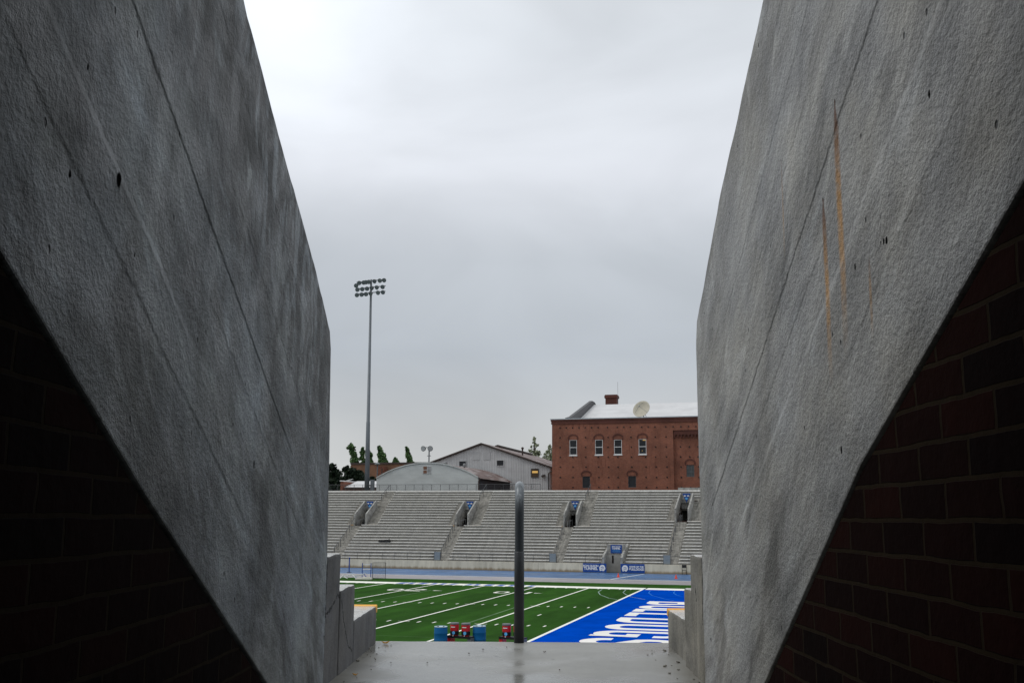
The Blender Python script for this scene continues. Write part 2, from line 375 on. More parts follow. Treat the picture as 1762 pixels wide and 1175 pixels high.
m_white2 = painted_ground('white_letter_paint', (.80, .78, .74), .06)
m_bluetxt = painted_ground('blue_border_paint', (.03, .10, .45), .1)
k = N('track_rubber'); P = k.obj()
wet = k.noise(k.map(P, (.10, .35, 1)), 1, 4, .6)
f = k.rng(k.noise(P, .5, 4, .65), .3, .7, .8, 1.2)
c = k.mix(1, (.042, .118, .265), k.comb(f, f, f), 'MULTIPLY')
c = k.mix(k.math('MULTIPLY', k.rng(k.noise(k.map(P, (1, 2.5, 1)), 1.6, 3, .6), .68, .74), .5), c, (.24, .22, .17))
m_track = k.fin(c, k.rng(wet, .35, .65, .28, .6), spec=.5)
m_apron = painted_ground('track_apron', (.30, .28, .29), .12, c2=(.12, .13, .18), wear=.5, rough=.45, spec=.4)
m_ground = painted_ground('ground', (.10, .105, .08), .3, .05)
m_stand = stand_concrete('stand_concrete', (.385, .37, .335))
m_bench = stand_concrete('bench_plank_grey', (.80, .79, .755), .5)
m_portal = stand_concrete('portal_concrete_far', (.34, .335, .315))
k = N('retaining_wall_concrete'); o = k.sep()
bt = k.noise(k.map(k.obj(), (1.2, 1, .3)), 1.5, 4, .6); dirt = k.math('MULTIPLY', k.rng(k.math('ADD', o[2], k.math('MULTIPLY', k.math('SUBTRACT', bt, .5), .5)), .05, .36, 1, 0), .85)
f = k.rng(bt, .3, .7, .88, 1.12); c = k.mix(1, (.64, .585, .46), k.comb(f, f, f), 'MULTIPLY')
patch = k.n('ShaderNodeTexBrick'); k.l(k.comb(o[0], o[2]), patch.inputs['Vector']); patch.inputs['Scale'].default_value = 1; patch.inputs['Brick Width'].default_value = 6.1; patch.inputs['Row Height'].default_value = 6; patch.inputs['Mortar Size'].default_value = .03; patch.inputs['Color1'].default_value = (1, 1, 1, 1); patch.inputs['Color2'].default_value = (.88, .88, .88, 1); patch.inputs['Mortar'].default_value = (.7, .7, .7, 1)
c = k.mix(1, c, patch.outputs[0], 'MULTIPLY')
m_retain = k.fin(k.mix(dirt, c, (.22, .15, .075)), .85)
m_dark = simple('dark_interior', (.012, .008, .007), .9)
m_darkbrick = brick_mat('dark_passage_brick', (.035, .012, .008), (.025, .010, .007), (.03, .02, .015), .07, .21)
m_steel = simple('galvanised_rail', (.20, .205, .21), .5, .2, 6, metal=.4, spec=.5)
m_dkrail = simple('dark_rail', (.055, .058, .062), .55, .2, 6, spec=.4)
m_signblue = simple('sign_blue', (.003, .055, .27), .45, .08, 2, spec=.4)
m_signwhite = simple('sign_white', (.78, .78, .78), .5, .04)
m_ltblue = simple('sign_light_blue', (.12, .42, .78), .5, .05)
m_nose = simple('yellow_nosing_paint', (.85, .44, .09), .55, .2, 12)
m_orangestep = simple('faded_yellow_step_paint', (.42, .27, .13), .8, .3, 2)

# ------------------------------------------------------------------ ground, track and field
def sheet(name, x0, x1, y0, y1, z, mat):
    m_ = MB(); m_.quad((x0,y0,z),(x1,y0,z),(x1,y1,z),(x0,y1,z)); return tag(m_.build(name, mat), kind='structure')
sheet('ground', -900, 900, -700, 1500, -.03, m_ground)
sheet('track', -170, 70, -62, 25.35, -.016, m_track)
ap = MB(); ap.quad((-170,7.4,-.010),(70,6.9,-.010),(70,12.7,-.010),(-170,14.2,-.010))
tag(ap.build('track_apron', m_apron), kind='structure')
tl = MB(); tl.quad((-170,14.2+.25,-.006),(70,12.6+.06,-.006),(70,12.85+.06,-.006),(-170,14.45+.25,-.006)); tl.bar((-5.1,13.3,-.012),(-3.3,23.9,-.012),.13,.012)
tag(tl.build('track_line', m_line), kind='structure')
sheet('turf', -150, 30, -56, 7.15, 0, m_turf)
sheet('endzone_turf', 0.06, 9.144, -48.77, 0, .004, m_blue)
bd = MB(); bd.quad((-140,0,.004),(0.06,0,.004),(.06,2.07,.004),(-140,2.07,.004)); bd.quad((.20,0,.004),(11,0,.004),(11,2.07,.004),(.20,2.07,.004))
tag(bd.build('sideline_border', m_line), kind='structure')
yd = .9144
ln = MB(); Z = .008
for i in range(0, 13):
    X = -i*5*yd; wd = .075 if i else .10
    ln.quad((X-wd, -48.77, Z), (X+wd, -48.77, Z), (X+wd, 0, Z), (X-wd, 0, Z))
for j in range(1, 60):
    X = -j*yd
    ln.quad((X-.055,-.62,Z),(X+.055,-.62,Z),(X+.055,-.02,Z),(X-.055,-.02,Z)) if j % 5 else None
    if j % 5:
        for yc in (-18.29, -30.48): ln.quad((X-.055,yc-.31,Z),(X+.055,yc-.31,Z),(X+.055,yc+.31,Z),(X-.055,yc+.31,Z))
    else:
        for yc in (-18.29, -30.48):
            ln.quad((X-.36,yc-.04,Z),(X-.08,yc-.04,Z),(X-.08,yc+.04,Z),(X-.36,yc+.04,Z)); ln.quad((X+.08,yc-.04,Z),(X+.36,yc-.04,Z),(X+.36,yc+.04,Z),(X+.08,yc+.04,Z))
ln.quad((-2.79,-24.84,Z),(-2.69,-24.84,Z),(-2.69,-23.9,Z),(-2.79,-23.9,Z))
tag(ln.build('yard_lines', m_line), kind='structure')

def ribbon(mb, pts, wd, z, closed=False, mw=None):
    """flat painted stroke of constant width along a polyline"""
    P = [Vector((p[0], p[1])) for p in pts]; n = len(P); Ls = []; Rs = []
    for i in range(n):
        a = P[i-1] if (i or closed) else P[i]; b = P[(i+1) % n] if (i < n-1 or closed) else P[i]
        d1 = (P[i]-a); d2 = (b-P[i]); d1 = d1.normalized() if d1.length > 1e-9 else d2.normalized(); d2 = d2.normalized() if d2.length > 1e-9 else d1
        t = (d1+d2).normalized(); nn = Vector((-t.y, t.x)); s_ = 1/max(.45, nn.dot(Vector((-d1.y, d1.x))))
        ww = wd[i] if isinstance(wd, list) else wd
        Ls.append(P[i]+nn*ww/2*s_); Rs.append(P[i]-nn*ww/2*s_)
    f = mw or (lambda x, y: (x, y))
    for i in range(n if closed else n-1):
        j = (i+1) % n
        mb.quad(*[(*f(*q), z) for q in (Ls[i], Rs[i], Rs[j], Ls[j])])
def arc(cx, cy, rx, ry, a0, a1, n=12): return [(cx+rx*math.cos(R(a0+(a1-a0)*i/n)), cy+ry*math.sin(R(a0+(a1-a0)*i/n))) for i in range(n+1)]
# end-zone letters: lx to the reader's right, ly up; read by someone on the field looking into the end zone
def letter(ch, x0, wd, mb):
    H = 4.8; s = .80; h = s/2; F = lambda lx, ly: (2.25+ly, x0-lx)
    r = (wd-s)/2; cx = wd/2
    if ch == 'L': ribbon(mb, [(h, H), (h, .36), ], s, .009, mw=F); mb.quad(*[(*F(*p), .009) for p in ((0, 0), (wd, 0), (wd, .72), (0, .72))]) if False else mb.quad(*[(*F(*p), .0135) for p in ((0, 0), (wd, 0), (wd, .72), (0, .72))])
    elif ch == 'U': ribbon(mb, [(h, H)] + arc(cx, h+.75, r, .75+.05, 180, 360, 14) + [(wd-h, H)], s, .009, mw=F)
    elif ch == 'O': ribbon(mb, arc(cx, H-h-.8, r, .8, 0, 180, 14) + arc(cx, h+.8, r, .8, 180, 360, 14), s, .009, True, mw=F)
    elif ch == 'D': ribbon(mb, [(h, .38), (cx-.1, .38)] + arc(cx, .38+1.0, r, 1.0, -75, 0, 8) + arc(cx, H-.38-1.0, r, 1.0, 0, 75, 8) + [(cx-.1, H-.38), (h, H-.38)], s, .009, True, mw=F)
    elif ch == 'B':
        ribbon(mb, [(h, .38), (cx, .38)] + arc(cx+.1, .38+.75, r-.1, .75, -70, 45, 8) + [(cx+.5, H/2)] + arc(cx+.1, H-.38-.75, r-.15, .75, -45, 70, 8) + [(cx, H-.38), (h, H-.38)], s, .009, True, mw=F)
        ribbon(mb, [(s*.8, H/2), (cx+.7, H/2)], .6, .0135, mw=F)
    elif ch == 'G':
        ribbon(mb, [(wd-h, H-1.62)] + arc(cx, H-h-.8, r, .8, 0, 180, 14) + arc(cx, h+.85, r, .85, 180, 350, 14) + [(wd-h, 2.4)], s, .009, mw=F)
        mb.quad(*[(*F(*p), .0135) for p in ((cx+.02, 1.75), (wd, 1.75), (wd, 2.45), (cx+.02, 2.45))])
        mb.quad(*[(*F(*p), .018) for p in ((wd-.55, 0), (wd, 0), (wd, 1.8), (wd-.55, 1.8))])
    elif ch == 'S':
        ribbon(mb, [(wd-h, H-1.5)] + arc(cx, H-h-.75, r, .75, 0, 180, 12) + [(h, H-1.55), (h+.15, H-1.95), (cx, H/2), (wd-h-.15, 1.95), (wd-h, 1.55)] + arc(cx, h+.8, r, .8, 0, -180, 12) + [(h, 1.42)], s, .009, mw=F)
lt = MB()
for ch, x0, wd in (('B', -11.75, 2.8), ('U', -15.2, 2.75), ('L', -18.2, 2.0), ('L', -20.85, 2.35), ('D', -24.2, 3.0), ('O', -27.95, 2.9), ('G', -31.4, 2.75), ('S', -34.9, 2.75)):
    letter(ch, x0, wd, lt)
tag(lt.build('endzone_lettering', m_white2), kind='structure')
# yard numbers (upright for the far sideline) and their arrows
nb = MB()
def num_ring(xc, yc): ribbon(nb, arc(xc, yc+.42, .44, .42, 0, 180, 8) + arc(xc, yc-.42, .44, .42, 180, 360, 8), .25, .012, True)
num_ring(-19.15, -7.05); num_ring(-10.15, -7.05)
ribbon(nb, [(-18.0+1.3,-7.95),(-18.0+.1,-7.9),(-17.9,-7.5),(-17.0,-6.6),(-16.9,-6.2),(-17.3,-5.95),(-17.8,-6.1)], .32, .012)
nb.quad((-8.15,-7.95,.012),(-7.85,-7.95,.012),(-7.85,-6.05,.012),(-8.15,-6.05,.012))
nb.quad((-15.9,-7.25,.012),(-15.9,-6.75,.012),(-15.1,-7.0,.012)); nb.quad((-7.5,-7.2,.012),(-7.5,-6.8,.012),(-6.8,-7.0,.012))
tag(nb.build('yard_numbers', m_line), kind='structure')
fl = MB()
ribbon(fl, [(-16.4,-21.5),(-16.25,-6.5)], .12, .006); ribbon(fl, [(-5.4,-30.2),(-5.55,-19.0)], .16, .006); ribbon(fl, [(-40,-38.0),(0,-37.2)], .05, .006)
tag(fl.build('faded_lines', m_faint), kind='structure')
ac = MB(); ab = MB()
for q, pts in enumerate([[(-3.24, -0.8), (-2.97, -3.95), (-2.27, -6.85), (-1.02, -9.98), (-0.24, -11.01)], [(-1.29, -0.53), (-0.98, -3.91), (-0.32, -6.28), (0.35, -8.2), (1.7, -10.33)], [(0.83, -1.2), (1.0, -3.47), (1.65, -6.21), (3.0, -9.3), (3.85, -10.68)], [(2.77, -0.85), (2.93, -3.04), (3.39, -5.08), (3.81, -6.06)]]):
    ribbon(ac if q < 2 else ab, pts, .07, .0065)
tag(ac.build('arc_lines', m_arc), kind='structure'); tag(ab.build('arc_lines', m_bluearc), kind='structure')
bt_ = MB()
X = -22.2
while X < -9.4:
    wv = random.choice((.6, .95, .75)); sk = random.uniform(-.1, .25)
    if not (-16.6 < X < -16.0): bt_.quad((X,.3,.008),(X+wv*.75,.3,.008),(X+wv*.75+sk,1.75,.008),(X+sk,1.75,.008))
    X += wv + random.uniform(.1, .35)
tag(bt_.build('border_lettering', m_bluetxt), kind='structure')

# ------------------------------------------------------------------ far bleachers
T, RISE, Y0, Z0, NR = .713, .335, 25.5, .90, 25
def tread(i): return Z0 + RISE*i
def rowY(i): return Y0 + T*i
PORT = [dict(xc=-41.2, sh=-.12, r0=12, r1=19), dict(xc=-27.55, sh=-.10, r0=12, r1=19), dict(xc=-13.75, sh=-.06, r0=12, r1=19), dict(xc=-.47, sh=.01, r0=14, r1=21)]
def px_(p, Y): return p['xc'] + p['sh']*(Y-33.9)
PL = 4.6
for p, fx, hx, fp, ht, hb_ in zip(PORT, (620, 795.3, 981.3, 1173.6), (637, 809, 990, 1182), (884, 884, 884.5, 875), (862, 862, 861.5, 848.5), (877, 877, 878, 865)):
    p['yf'] = rowY(p['r0']); p['yh'] = p['yf']+PL; p['pf'] = at(fx, 895, p['yf']).x; p['ps'] = (at(hx, 870, p['yh']).x - p['pf'])/PL
    p['wt'] = at(fx, fp, p['yf']).z; p['zh'] = at(hx, ht, p['yh']).z; p['hb'] = at(hx, hb_, p['yh']).z
def pp_(p, Y): return p['pf'] + p['ps']*(Y-p['yf'])
TUN = (-8.05, -5.85)
XL, XR = -66, 14
def cut(xs, a, b):
    r = []
    for x0, x1 in xs:
        if b <= x0 or a >= x1: r.append((x0, x1)); continue
        if a > x0: r.append((x0, a))
        if b < x1: r.append((b, x1))
    return r
stand = thing('bleacher_stand', 'long grey concrete stadium stand with rows of benches across the field', 'stadium stand', (0, 0, 0))
sm = MB()
for i in range(NR):
    y0, y1 = rowY(i), rowY(i+1); zt = tread(i)
    xs = [(XL, XR)]
    for p in PORT:
        if p['r0'] <= i < p['r1']:
            xc = pp_(p, y0); xs = cut(xs, xc-.66, xc+.66)
    if i < 5: xs = cut(xs, *TUN)
    for x0, x1 in xs: sm.box(x0, x1, y0, y1, max(-.02, zt-1.1), zt)
    for p in PORT:                                                   # half steps of the aisles
        xc = px_(p, y0)
        if i < p['r0']: sp = [(xc-.62, xc+.62)]
        elif i < p['r1']: xq = pp_(p, y0); sp = [(xq-1.7, xq-.9), (xq+.9, xq+2.3)]
        else: sp = [(xc+1.2, xc+2.5)]
        for a_, b_ in sp: sm.box(a_, b_, y1-.33, y1-.002, zt-.05, zt+RISE*.5)
sm.box(XL, XR, rowY(NR), rowY(NR)+1.6, 6.0, tread(NR-1)+.05)
sm.box(XL, XR, rowY(NR)+.004, rowY(NR)+.25, tread(NR-1)+.055, tread(NR-1)+.42)
sm.box(XL, XR, 43.5, 44.9, -.02, 5.99)
sm.build('seating_tier', m_stand, stand)
b = MB(); b.box(XL, XR, rowY(NR)-.06, rowY(NR)+.003, tread(NR-1)+.30, tread(NR-1)+.45); b.build('top_rail_board', m_bench, stand)
# portals
for p in PORT:
    yf, yh, zh, hb = p['yf'], p['yh'], p['zh'], p['hb']; zf = tread(p['r0'])-.01; sh = p['ps']
    for sgn in (-1, 1):
        wl = MB(); xo = sgn*.77
        prof = [(yf-.12, zf-.4), (yf-.12, p['wt']), (yh, zh+.05), (yh, zf-.4)]
        wl.prism(prof, 'x', xo-.09, xo+.09)
        wl.v = [(x+pp_(p, y), y, z) for x, y, z in wl.v]
        wl.build('portal_side_wall', m_portal, stand)
    xh = pp_(p, yh); hd = MB()
    hd.box(xh-.675, xh+.675, yh-.16, yh+.1, hb, zh); hd.build('portal_header', m_portal, stand)
    cp = MB(); cp.box(xh-.87, xh+.87, yh+.101, yh+.35, tread(p['r1'])-.9, zh-.004); cp.build('portal_parapet', m_portal, stand)
    ps = MB(); xm = pp_(p, yf+3)
    x0, x1 = xh-.95, pp_(p, yf)+.95
    if x0 > x1-1.5: x0, x1 = xm-.9, xm+.9
    # passage behind: floor, side walls, back and roof (dark tunnel under the seats)
    yb = yh+5
    ps.box(x0-.3, x1+.3, yf+.001, yb, zf-.25, zf-.005); ps.box(x0-.3, x1+.3, yb, yb+.2, zf-.25, hb+.3)
    for xx in (x0-.45, x1+.3): ps.box(xx, xx+.15, yh+.75, yb, zf-.25, hb+.3)
    ps.box(x0-.3, x1+.3, yh+.75, yb, hb+.02, hb+.3)
    for sgn in (-1, 1):
        n0 = len(ps.v); xa, xb = sorted((sgn*.665, sgn*.679)); ps.prism([(yf+.9, zf-.004), (yh-.17, hb), (yh+.3, hb), (yh+.3, zf-.004)], 'x', xa, xb); ps.v[n0:] = [(x+pp_(p, y), y, z) for x, y, z in ps.v[n0:]]
    ps.build('portal_passage', m_darkbrick if p['r0'] == 14 else m_dark, stand)
    for a_, b_ in ((-1.75, -.95), (.95, 2.35)):
        st = MB(); st.box(p['pf']+a_, p['pf']+b_, yf-.012, yf-.002, zf-.16, zf-.01); st.build('yellow_step_edge', m_orangestep, stand)
blk = MB(); bx0 = at(1167, 843, 43.6).x; blk.box(bx0, XR, 43.36, 44.3, tread(NR-1)+.1, tread(NR-1)+.75); blk.build('end_parapet', m_portal, stand)
# tunnel entrance walls and door
tw = MB()
for xx in (TUN[0]-.02, TUN[1]-.2): tw.prism([(25.24, -.02), (25.24, 1.62), (25.9, 1.95), (29.55, 3.0), (29.55, -.02)], 'x', xx, xx+.22)
tw.build('tunnel_side_wall', m_portal, stand)
th = MB(); th.box(TUN[0]+.2, TUN[1]-.2, 27.2, 29.5, 1.85, 2.95); th.build('tunnel_header', m_portal, stand)
td = MB(); td.box(TUN[0]+.2, TUN[1]-.2, 26.6, 26.7, -.02, 1.85); dr = td.build('tunnel_door', simple('tunnel_door_grey', (.30, .29, .265), .8, .15, 2), stand)
tg = MB(); tg.box(-7.2, -7.02, 26.57, 26.598, .95, 1.78); tg.build('door_slot', m_dark, dr)

# benches: one thing per plank
ordn = lambda i: str(i+1)
names = ['left of the leftmost portal', 'between portals one and two', 'between portals two and three', 'between portals three and four', 'right of the rightmost portal']
bench_cache = {}; m_under = simple('shaded_bench_support', (.33, .32, .295), .9, .2)  # support colour darkened to stand for the shadow under each plank
def bench(x0, x1, i, where):
    L = round(x1-x0, 2); key = L
    if key not in bench_cache:
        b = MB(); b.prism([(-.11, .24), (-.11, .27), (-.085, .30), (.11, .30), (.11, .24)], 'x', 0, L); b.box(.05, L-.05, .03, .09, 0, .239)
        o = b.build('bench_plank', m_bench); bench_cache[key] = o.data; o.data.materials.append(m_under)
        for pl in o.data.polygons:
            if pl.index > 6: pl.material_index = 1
    else:
        o = bpy.data.objects.new('bench_plank', bench_cache[key]); col.objects.link(o)
    o.location = (x0, rowY(i)+.22, tread(i))
    tag(o, 'bench plank, row %d from the bottom, %s' % (i+1, where), 'bench', 'bench rows of the far stand')
for i in range(NR):
    y = rowY(i); xs = [(-58.0, 8.0)]
    for p in PORT:
        xc = px_(p, y)
        if i < p['r0']: xs = cut(xs, xc-.75, xc+.75)
        elif i <= p['r1']: xq = pp_(p, y); xs = cut(xs, xq-1.8, xq+2.4)
        elif p is not PORT[3]: xs = cut(xs, xc+1.1, xc+2.6)
    if i < 6: xs = cut(xs, TUN[0]-.25, TUN[1]+.25)
    for x0, x1 in xs:
        xm = (x0+x1)/2; s_ = sum(1 for p in PORT if px_(p, y)+.5 < xm)
        wh = names[s_]
        if s_ == 3 and i < 6: wh = 'left of the tunnel door' if xm < -7 else 'just right of the tunnel door'
        bench(x0, x1, i, wh)
top = MB(); zt = tread(NR-1)+.30
# railings of the aisles
where4 = ['leftmost portal', 'second portal from the left', 'third portal from the left', 'rightmost portal']
for q, p in enumerate(PORT):
    t = thing('stair_handrail', 'grey handrail down the stair below the %s' % where4[q], 'handrail', group='aisle handrails of the far stand')
    r_ = MB(); ps_ = []
    for i in (1, 4, 7, 10):
        y = rowY(i)+.3; x = px_(p, y)-.35; zt = tread(i); a_ = (x, y, zt+.9)
        y2 = rowY(i+2)+.2; x2 = px_(p, y2)-.35
        r_.tube([(x, y, zt), (x, y, zt+.95), (x2, y2, tread(i+2)+.95), (x2, y2, tread(i+2))], .035, 6)
    r_.build('pipe_rail', m_dkrail, t)
    t = thing('portal_handrail', 'short grey handrail inside the mouth of the %s' % where4[q], 'handrail', group='portal handrails of the far stand')
    r_ = MB(); y = p['yf']-.3; x = pp_(p, y)-.3; zb = tread(p['r0'])-RISE
    for dx in (0, .22): r_.tube([(x+dx, y, zb), (x+dx, y, zb+.8), (x+dx, y+1.7, zb+1.05), (x+dx, y+1.7, zb)], .028, 6)
    r_.build('pipe_rail', m_steel, t)
    if q < 3:
        t = thing('upper_handrail', 'dark pipe handrail climbing the upper stair right of the %s' % where4[q], 'handrail', group='upper stair handrails')
        r_ = MB()
        y = rowY(21)+.3; x = px_(p, y)+1.2
        r_.tube([(x, y, tread(21)), (x, y, tread(21)+.85), (x+.1, rowY(25)+.2, tread(24)+1.25), (x+.1, rowY(25)+.2, tread(24))], .035, 6); r_.tube([(x+.05, rowY(23)+.3, tread(23)), (x+.05, rowY(23)+.3, tread(23)+.95)], .03, 6)
        r_.build('pipe_rail', m_dkrail, t)
# front fence on the retaining wall
wl = MB()
wl.box(XL, TUN[0]-.03, 25.25, 25.48, -.02, .95); wl.box(TUN[1]+.03, XR, 25.25, 25.48, -.02, .95)
tag(wl.build('retaining_wall', m_retain), 'low beige concrete wall along the foot of the far stand', 'wall')
ff = thing('front_fence', 'thin dark railing on top of the beige wall before the lowest benches', 'fence')
f_ = MB(); g_ = MB()
for a_, b_ in ((-56, -27.75), (-26.9, -14.3), (-13.2, TUN[0]-.3), (TUN[1]+.3, -1.65), (-.5, 5)):
    f_.tube([(a_, 25.4, 1.82), (b_, 25.4, 1.82)], .022, 6)
    n_ = max(2, int((b_-a_)/1.5)+1)
    for q in range(n_): xx = a_+(b_-a_)*q/(n_-1); g_.tube([(xx, 25.4, .95), (xx, 25.4, 1.82)], .02, 6)
f_.build('rail', m_dkrail, ff); g_.build('post', m_dkrail, ff)
m_gate = simple('grey_blue_gate', (.21, .245, .275), .6, .12)
for q, (x, wh) in enumerate(((-27.3, 'second portal from the left'), (-13.7, 'third portal from the left'), (-1.05, 'rightmost portal'))):
    t = thing('aisle_gate', 'blue-grey gate at the foot of the stair below the %s' % wh, 'gate', (x, 25.6, .95), group='gates of the far stand')
    g_ = MB(); g_.box(-.36, .36, -.02, .02, .05, .98); g_.build('gate_panel', m_gate, t)
    g_ = MB(); g_.tube([(-.40, 0, 0), (-.40, 0, 1.05), (.40, 0, 1.05), (.40, 0, 0)], .025, 6); g_.build('gate_frame', m_dkrail, t)
# top fence
tf = thing('chain_link_fence', 'chain-link fence along the top of the far stand', 'fence')
p_, r_, w_ = MB(), MB(), MB(); zb = tread(NR-1)+.05; zt_ = zb+1.25; x0, x1 = -58.0, -19.8
n_ = int((x1-x0)/1.27)
for q in range(n_+1):
    x = x0+(x1-x0)*q/n_; p_.tube([(x, 44.5, zb), (x, 44.5, zt_)], .03, 6)
r_.tube([(x0, 44.5, zt_), (x1, 44.5, zt_)], .028, 6); r_.tube([(x0, 44.5, zb+.55), (x1, 44.5, zb+.55)], .012, 5)
x = x0
while x < x1-1.2:
    w_.bar((x, 44.5, zb+.05), (x+1.2, 44.5, zt_), .004); w_.bar((x+1.2, 44.5, zb+.05), (x, 44.5, zt_), .004); x += .16
p_.build('fence_post', m_dkrail, tf); r_.build('fence_rail', m_dkrail, tf); w_.build('wire_mesh', m_dkrail, tf)

# ------------------------------------------------------------------ signs
def on_wall(x, y, z): return Matrix.Translation((x, y, z)) @ Matrix.Rotation(R(90), 4, 'X')
for q, p in enumerate(PORT):
    yh = p['yh']-.16; zh = p['zh']; xh = pp_(p, yh)
    t = thing('portal_sign', 'blue triangular sign with white arrows above the %s' % where4[q], 'sign', (xh, yh-.012, zh-.02), group='triangular portal signs')
    s_ = MB(); s_.prism([(-.50, 0), (.50, 0), (0, -1.12)], 'y', -.03, 0); s_.build('sign_board', m_signblue, t)
    a_ = MB()
    a_.prism([(-.36, -.28), (-.20, -.17), (-.20, -.24), (-.08, -.20), (-.08, -.36), (-.20, -.33), (-.20, -.40)], 'y', -.042, -.031)
    a_.build('arrow', m_signwhite, t); a_ = MB()
    a_.prism([(.36, -.28), (.20, -.17), (.20, -.24), (.08, -.20), (.08, -.36), (.20, -.33), (.20, -.40)], 'y', -.042, -.031)
    a_.build('arrow', m_signwhite, t)
    a_ = MB(); a_.prism(arc(0, -.62, .17, .13, 0, 342, 19), 'y', -.042, -.031); a_.build('emblem', m_ltblue, t)
def emblem(t, x, z, r, flip):
    a_ = MB(); a_.prism([(x+px*r*flip, z+pz*r) for px, pz in ((-.95,-.5),(-1.0,.2),(-.6,.8),(0,1.0),(.55,.85),(.8,.5),(.95,.1),(1.0,-.3),(.75,-.55),(.6,-.9),(.1,-1.0),(-.1,-.75),(-.5,-.95),(-.8,-.95))], 'y', -.052, -.041)
    a_.build('emblem', m_signwhite, t)
    b_ = MB()
    for (u0, v0, u1, v1, wd) in ((-.5, .1, .2, .35, .16), (-.1, -.3, .5, -.2, .14), (.1, .05, .6, .15, .12), (-.55, -.55, -.15, -.3, .14)):
        d = Vector((u1-u0, v1-v0)).normalized(); nn = Vector((-d.y, d.x))*wd/2
        b_.prism([(x+(u0+nn.x)*r*flip, z+(v0+nn.y)*r), (x+(u1+nn.x)*r*flip, z+(v1+nn.y)*r), (x+(u1-nn.x)*r*flip, z+(v1-nn.y)*r), (x+(u0-nn.x)*r*flip, z+(v0-nn.y)*r)], 'y', -.058, -.053)
    b_.build('emblem_mark', m_signblue, t)
def banner(x0, x1, z0, z1, y, name, label):
    t = thing(name, label, 'sign', ((x0+x1)/2, y, z0)); s_ = MB(); s_.box(-(x1-x0)/2, (x1-x0)/2, -.04, 0, 0, z1-z0); s_.build('sign_board', m_signblue, t); return t
t = banner(-10.2, -7.6, .03, .97, 25.24, 'wall_banner', 'blue banner reading RON OLSON TUNNEL, emblem at its right end')
text_mesh('RON OLSON', .29, 'lettering', m_signwhite, t, on_wall(-.42, -.045, .66), 1.0, .012); text_mesh('TUNNEL', .40, 'lettering', m_signwhite, t, on_wall(-.42, -.045, .37), 1.0, .016)
emblem(t, .86, .47, .34, 1)
t = banner(-6.02, -3.42, .03, .97, 25.24, 'wall_banner', 'blue banner reading HOME OF THE BULLDOGS, emblem at its left end')
text_mesh('HOME OF THE', .24, 'lettering', m_signwhite, t, on_wall(.42, -.045, .64), .98, .010); text_mesh('BULLDOGS', .34, 'lettering', m_signwhite, t, on_wall(.42, -.045, .37), .92, .014)
emblem(t, -.82, .47, .34, 1)
t = banner(-7.45, -6.2, 2.02, 2.92, 27.19, 'tunnel_sign', 'upright blue sign reading TUNNEL above the grey tunnel door')
text_mesh('RON OLSON', .155, 'lettering', m_signwhite, t, on_wall(0, -.045, .70), 1.05, .008); text_mesh('TUNNEL', .24, 'lettering', m_signwhite, t, on_wall(0, -.045, .50), 1.0, .01)
s_ = MB()
for z, hw in ((.33, .36), (.24, .44), (.15, .40)): s_.box(-hw, hw, -.05, -.041, z-.012, z+.012)
s_.build('small_print', m_ltblue, t)

# ------------------------------------------------------------------ things on the track and by the wall
def cone(loc, label):
    t = thing('traffic_cone', label, 'cone', loc, group='orange cones on the track')
    b = MB(); b.lathe((0, 0, .03), [(.12, 0), (.03, .36)], 12); b.build('cone_body', m_cone, t, smooth=False)
    b = MB(); b.box(-.15, .15, -.15, .15, 0, .029); b.build('cone_base', m_cone, t)
m_cone = simple('orange_cone', (.80, .09, .035), .6, .05)
cone((-5.0, 17.6, -.015), 'orange cone beside the slanted white line on the blue track'); cone((.86, 17.1, -.015), 'orange cone on the blue track at far right')
m_black = simple('black_metal', (.012, .012, .013), .5, .1)
t = thing('folding_chair', 'black folding chair standing against the beige wall at right', 'chair', (.9, 24.7, -.015), R(8))
b = MB(); b.box(-.22, .22, -.2, .2, .43, .46); b.build('seat', m_black, t)
b = MB(); b.obox((0, .25, .84), (.22, 0, 0), (0, .012, 0), (0, .03, .15)); b.build('backrest', m_black, t)
for sx in (-.23, .23):
    b = MB(); b.tube([(sx, -.24, 0), (sx, .20, .50), (sx, .28, 1.0)], .018, 6); b.build('leg', m_black, t)
    b = MB(); b.tube([(sx*.9, .26, 0), (sx*.9, -.16, .45)], .018, 6); b.build('leg', m_black, t)
m_hblue = simple('hurdle_blue', (.01, .05, .24), .5, .1); m_hwhite = simple('hurdle_white', (.75, .76, .77), .55, .08)
# small soccer style net frame
t = thing('net_frame', 'dark square net frame standing on the track edge', 'frame', (-26.3, 6.3, -.01), R(28))
b = MB(); b.tube([(-.62, 0, 0), (-.62, 0, 1.52), (.62, 0, 1.52), (.62, 0, 0), (-.62, 0, 0.02)], .03, 6); b.build('frame', m_black, t)
b = MB()
for q in range(1, 16): b.bar((-.62+q*.078, 0, .02), (-.62+q*.078, 0, 1.5), .007)
for q in range(1, 19): b.bar((-.62, 0, q*.08), (.62, 0, q*.08), .007)
b.build('net', m_black, t)
def high_stand(loc, rz, label):
    t = thing('high_jump_stand', label, 'hurdle', loc, rz, 'blue and white hurdles')
    for sx in (-.42, .42):
        b = MB(); b.tube([(sx, 0, .03), (sx, 0, 1.35)], .04, 6); b.build('upright', m_hblue, t)
        b = MB(); b.box(sx-.03, sx+.03, -.3, .3, 0, .05); b.build('foot', m_hblue, t)
    b = MB(); b.box(-.42, .42, -.015, .015, .72, .80); b.box(-.42, .42, -.015, .015, 1.2, 1.26); b.build('crossbar', m_hwhite, t)
high_stand((-28.6, 8.6, -.01), R(25), 'upright blue hurdle frame with white crossbar left of the net frame')
t = thing('blue_post', 'single dark blue post at the left edge of the track', 'post', (-33.5, 15.2, -.01))
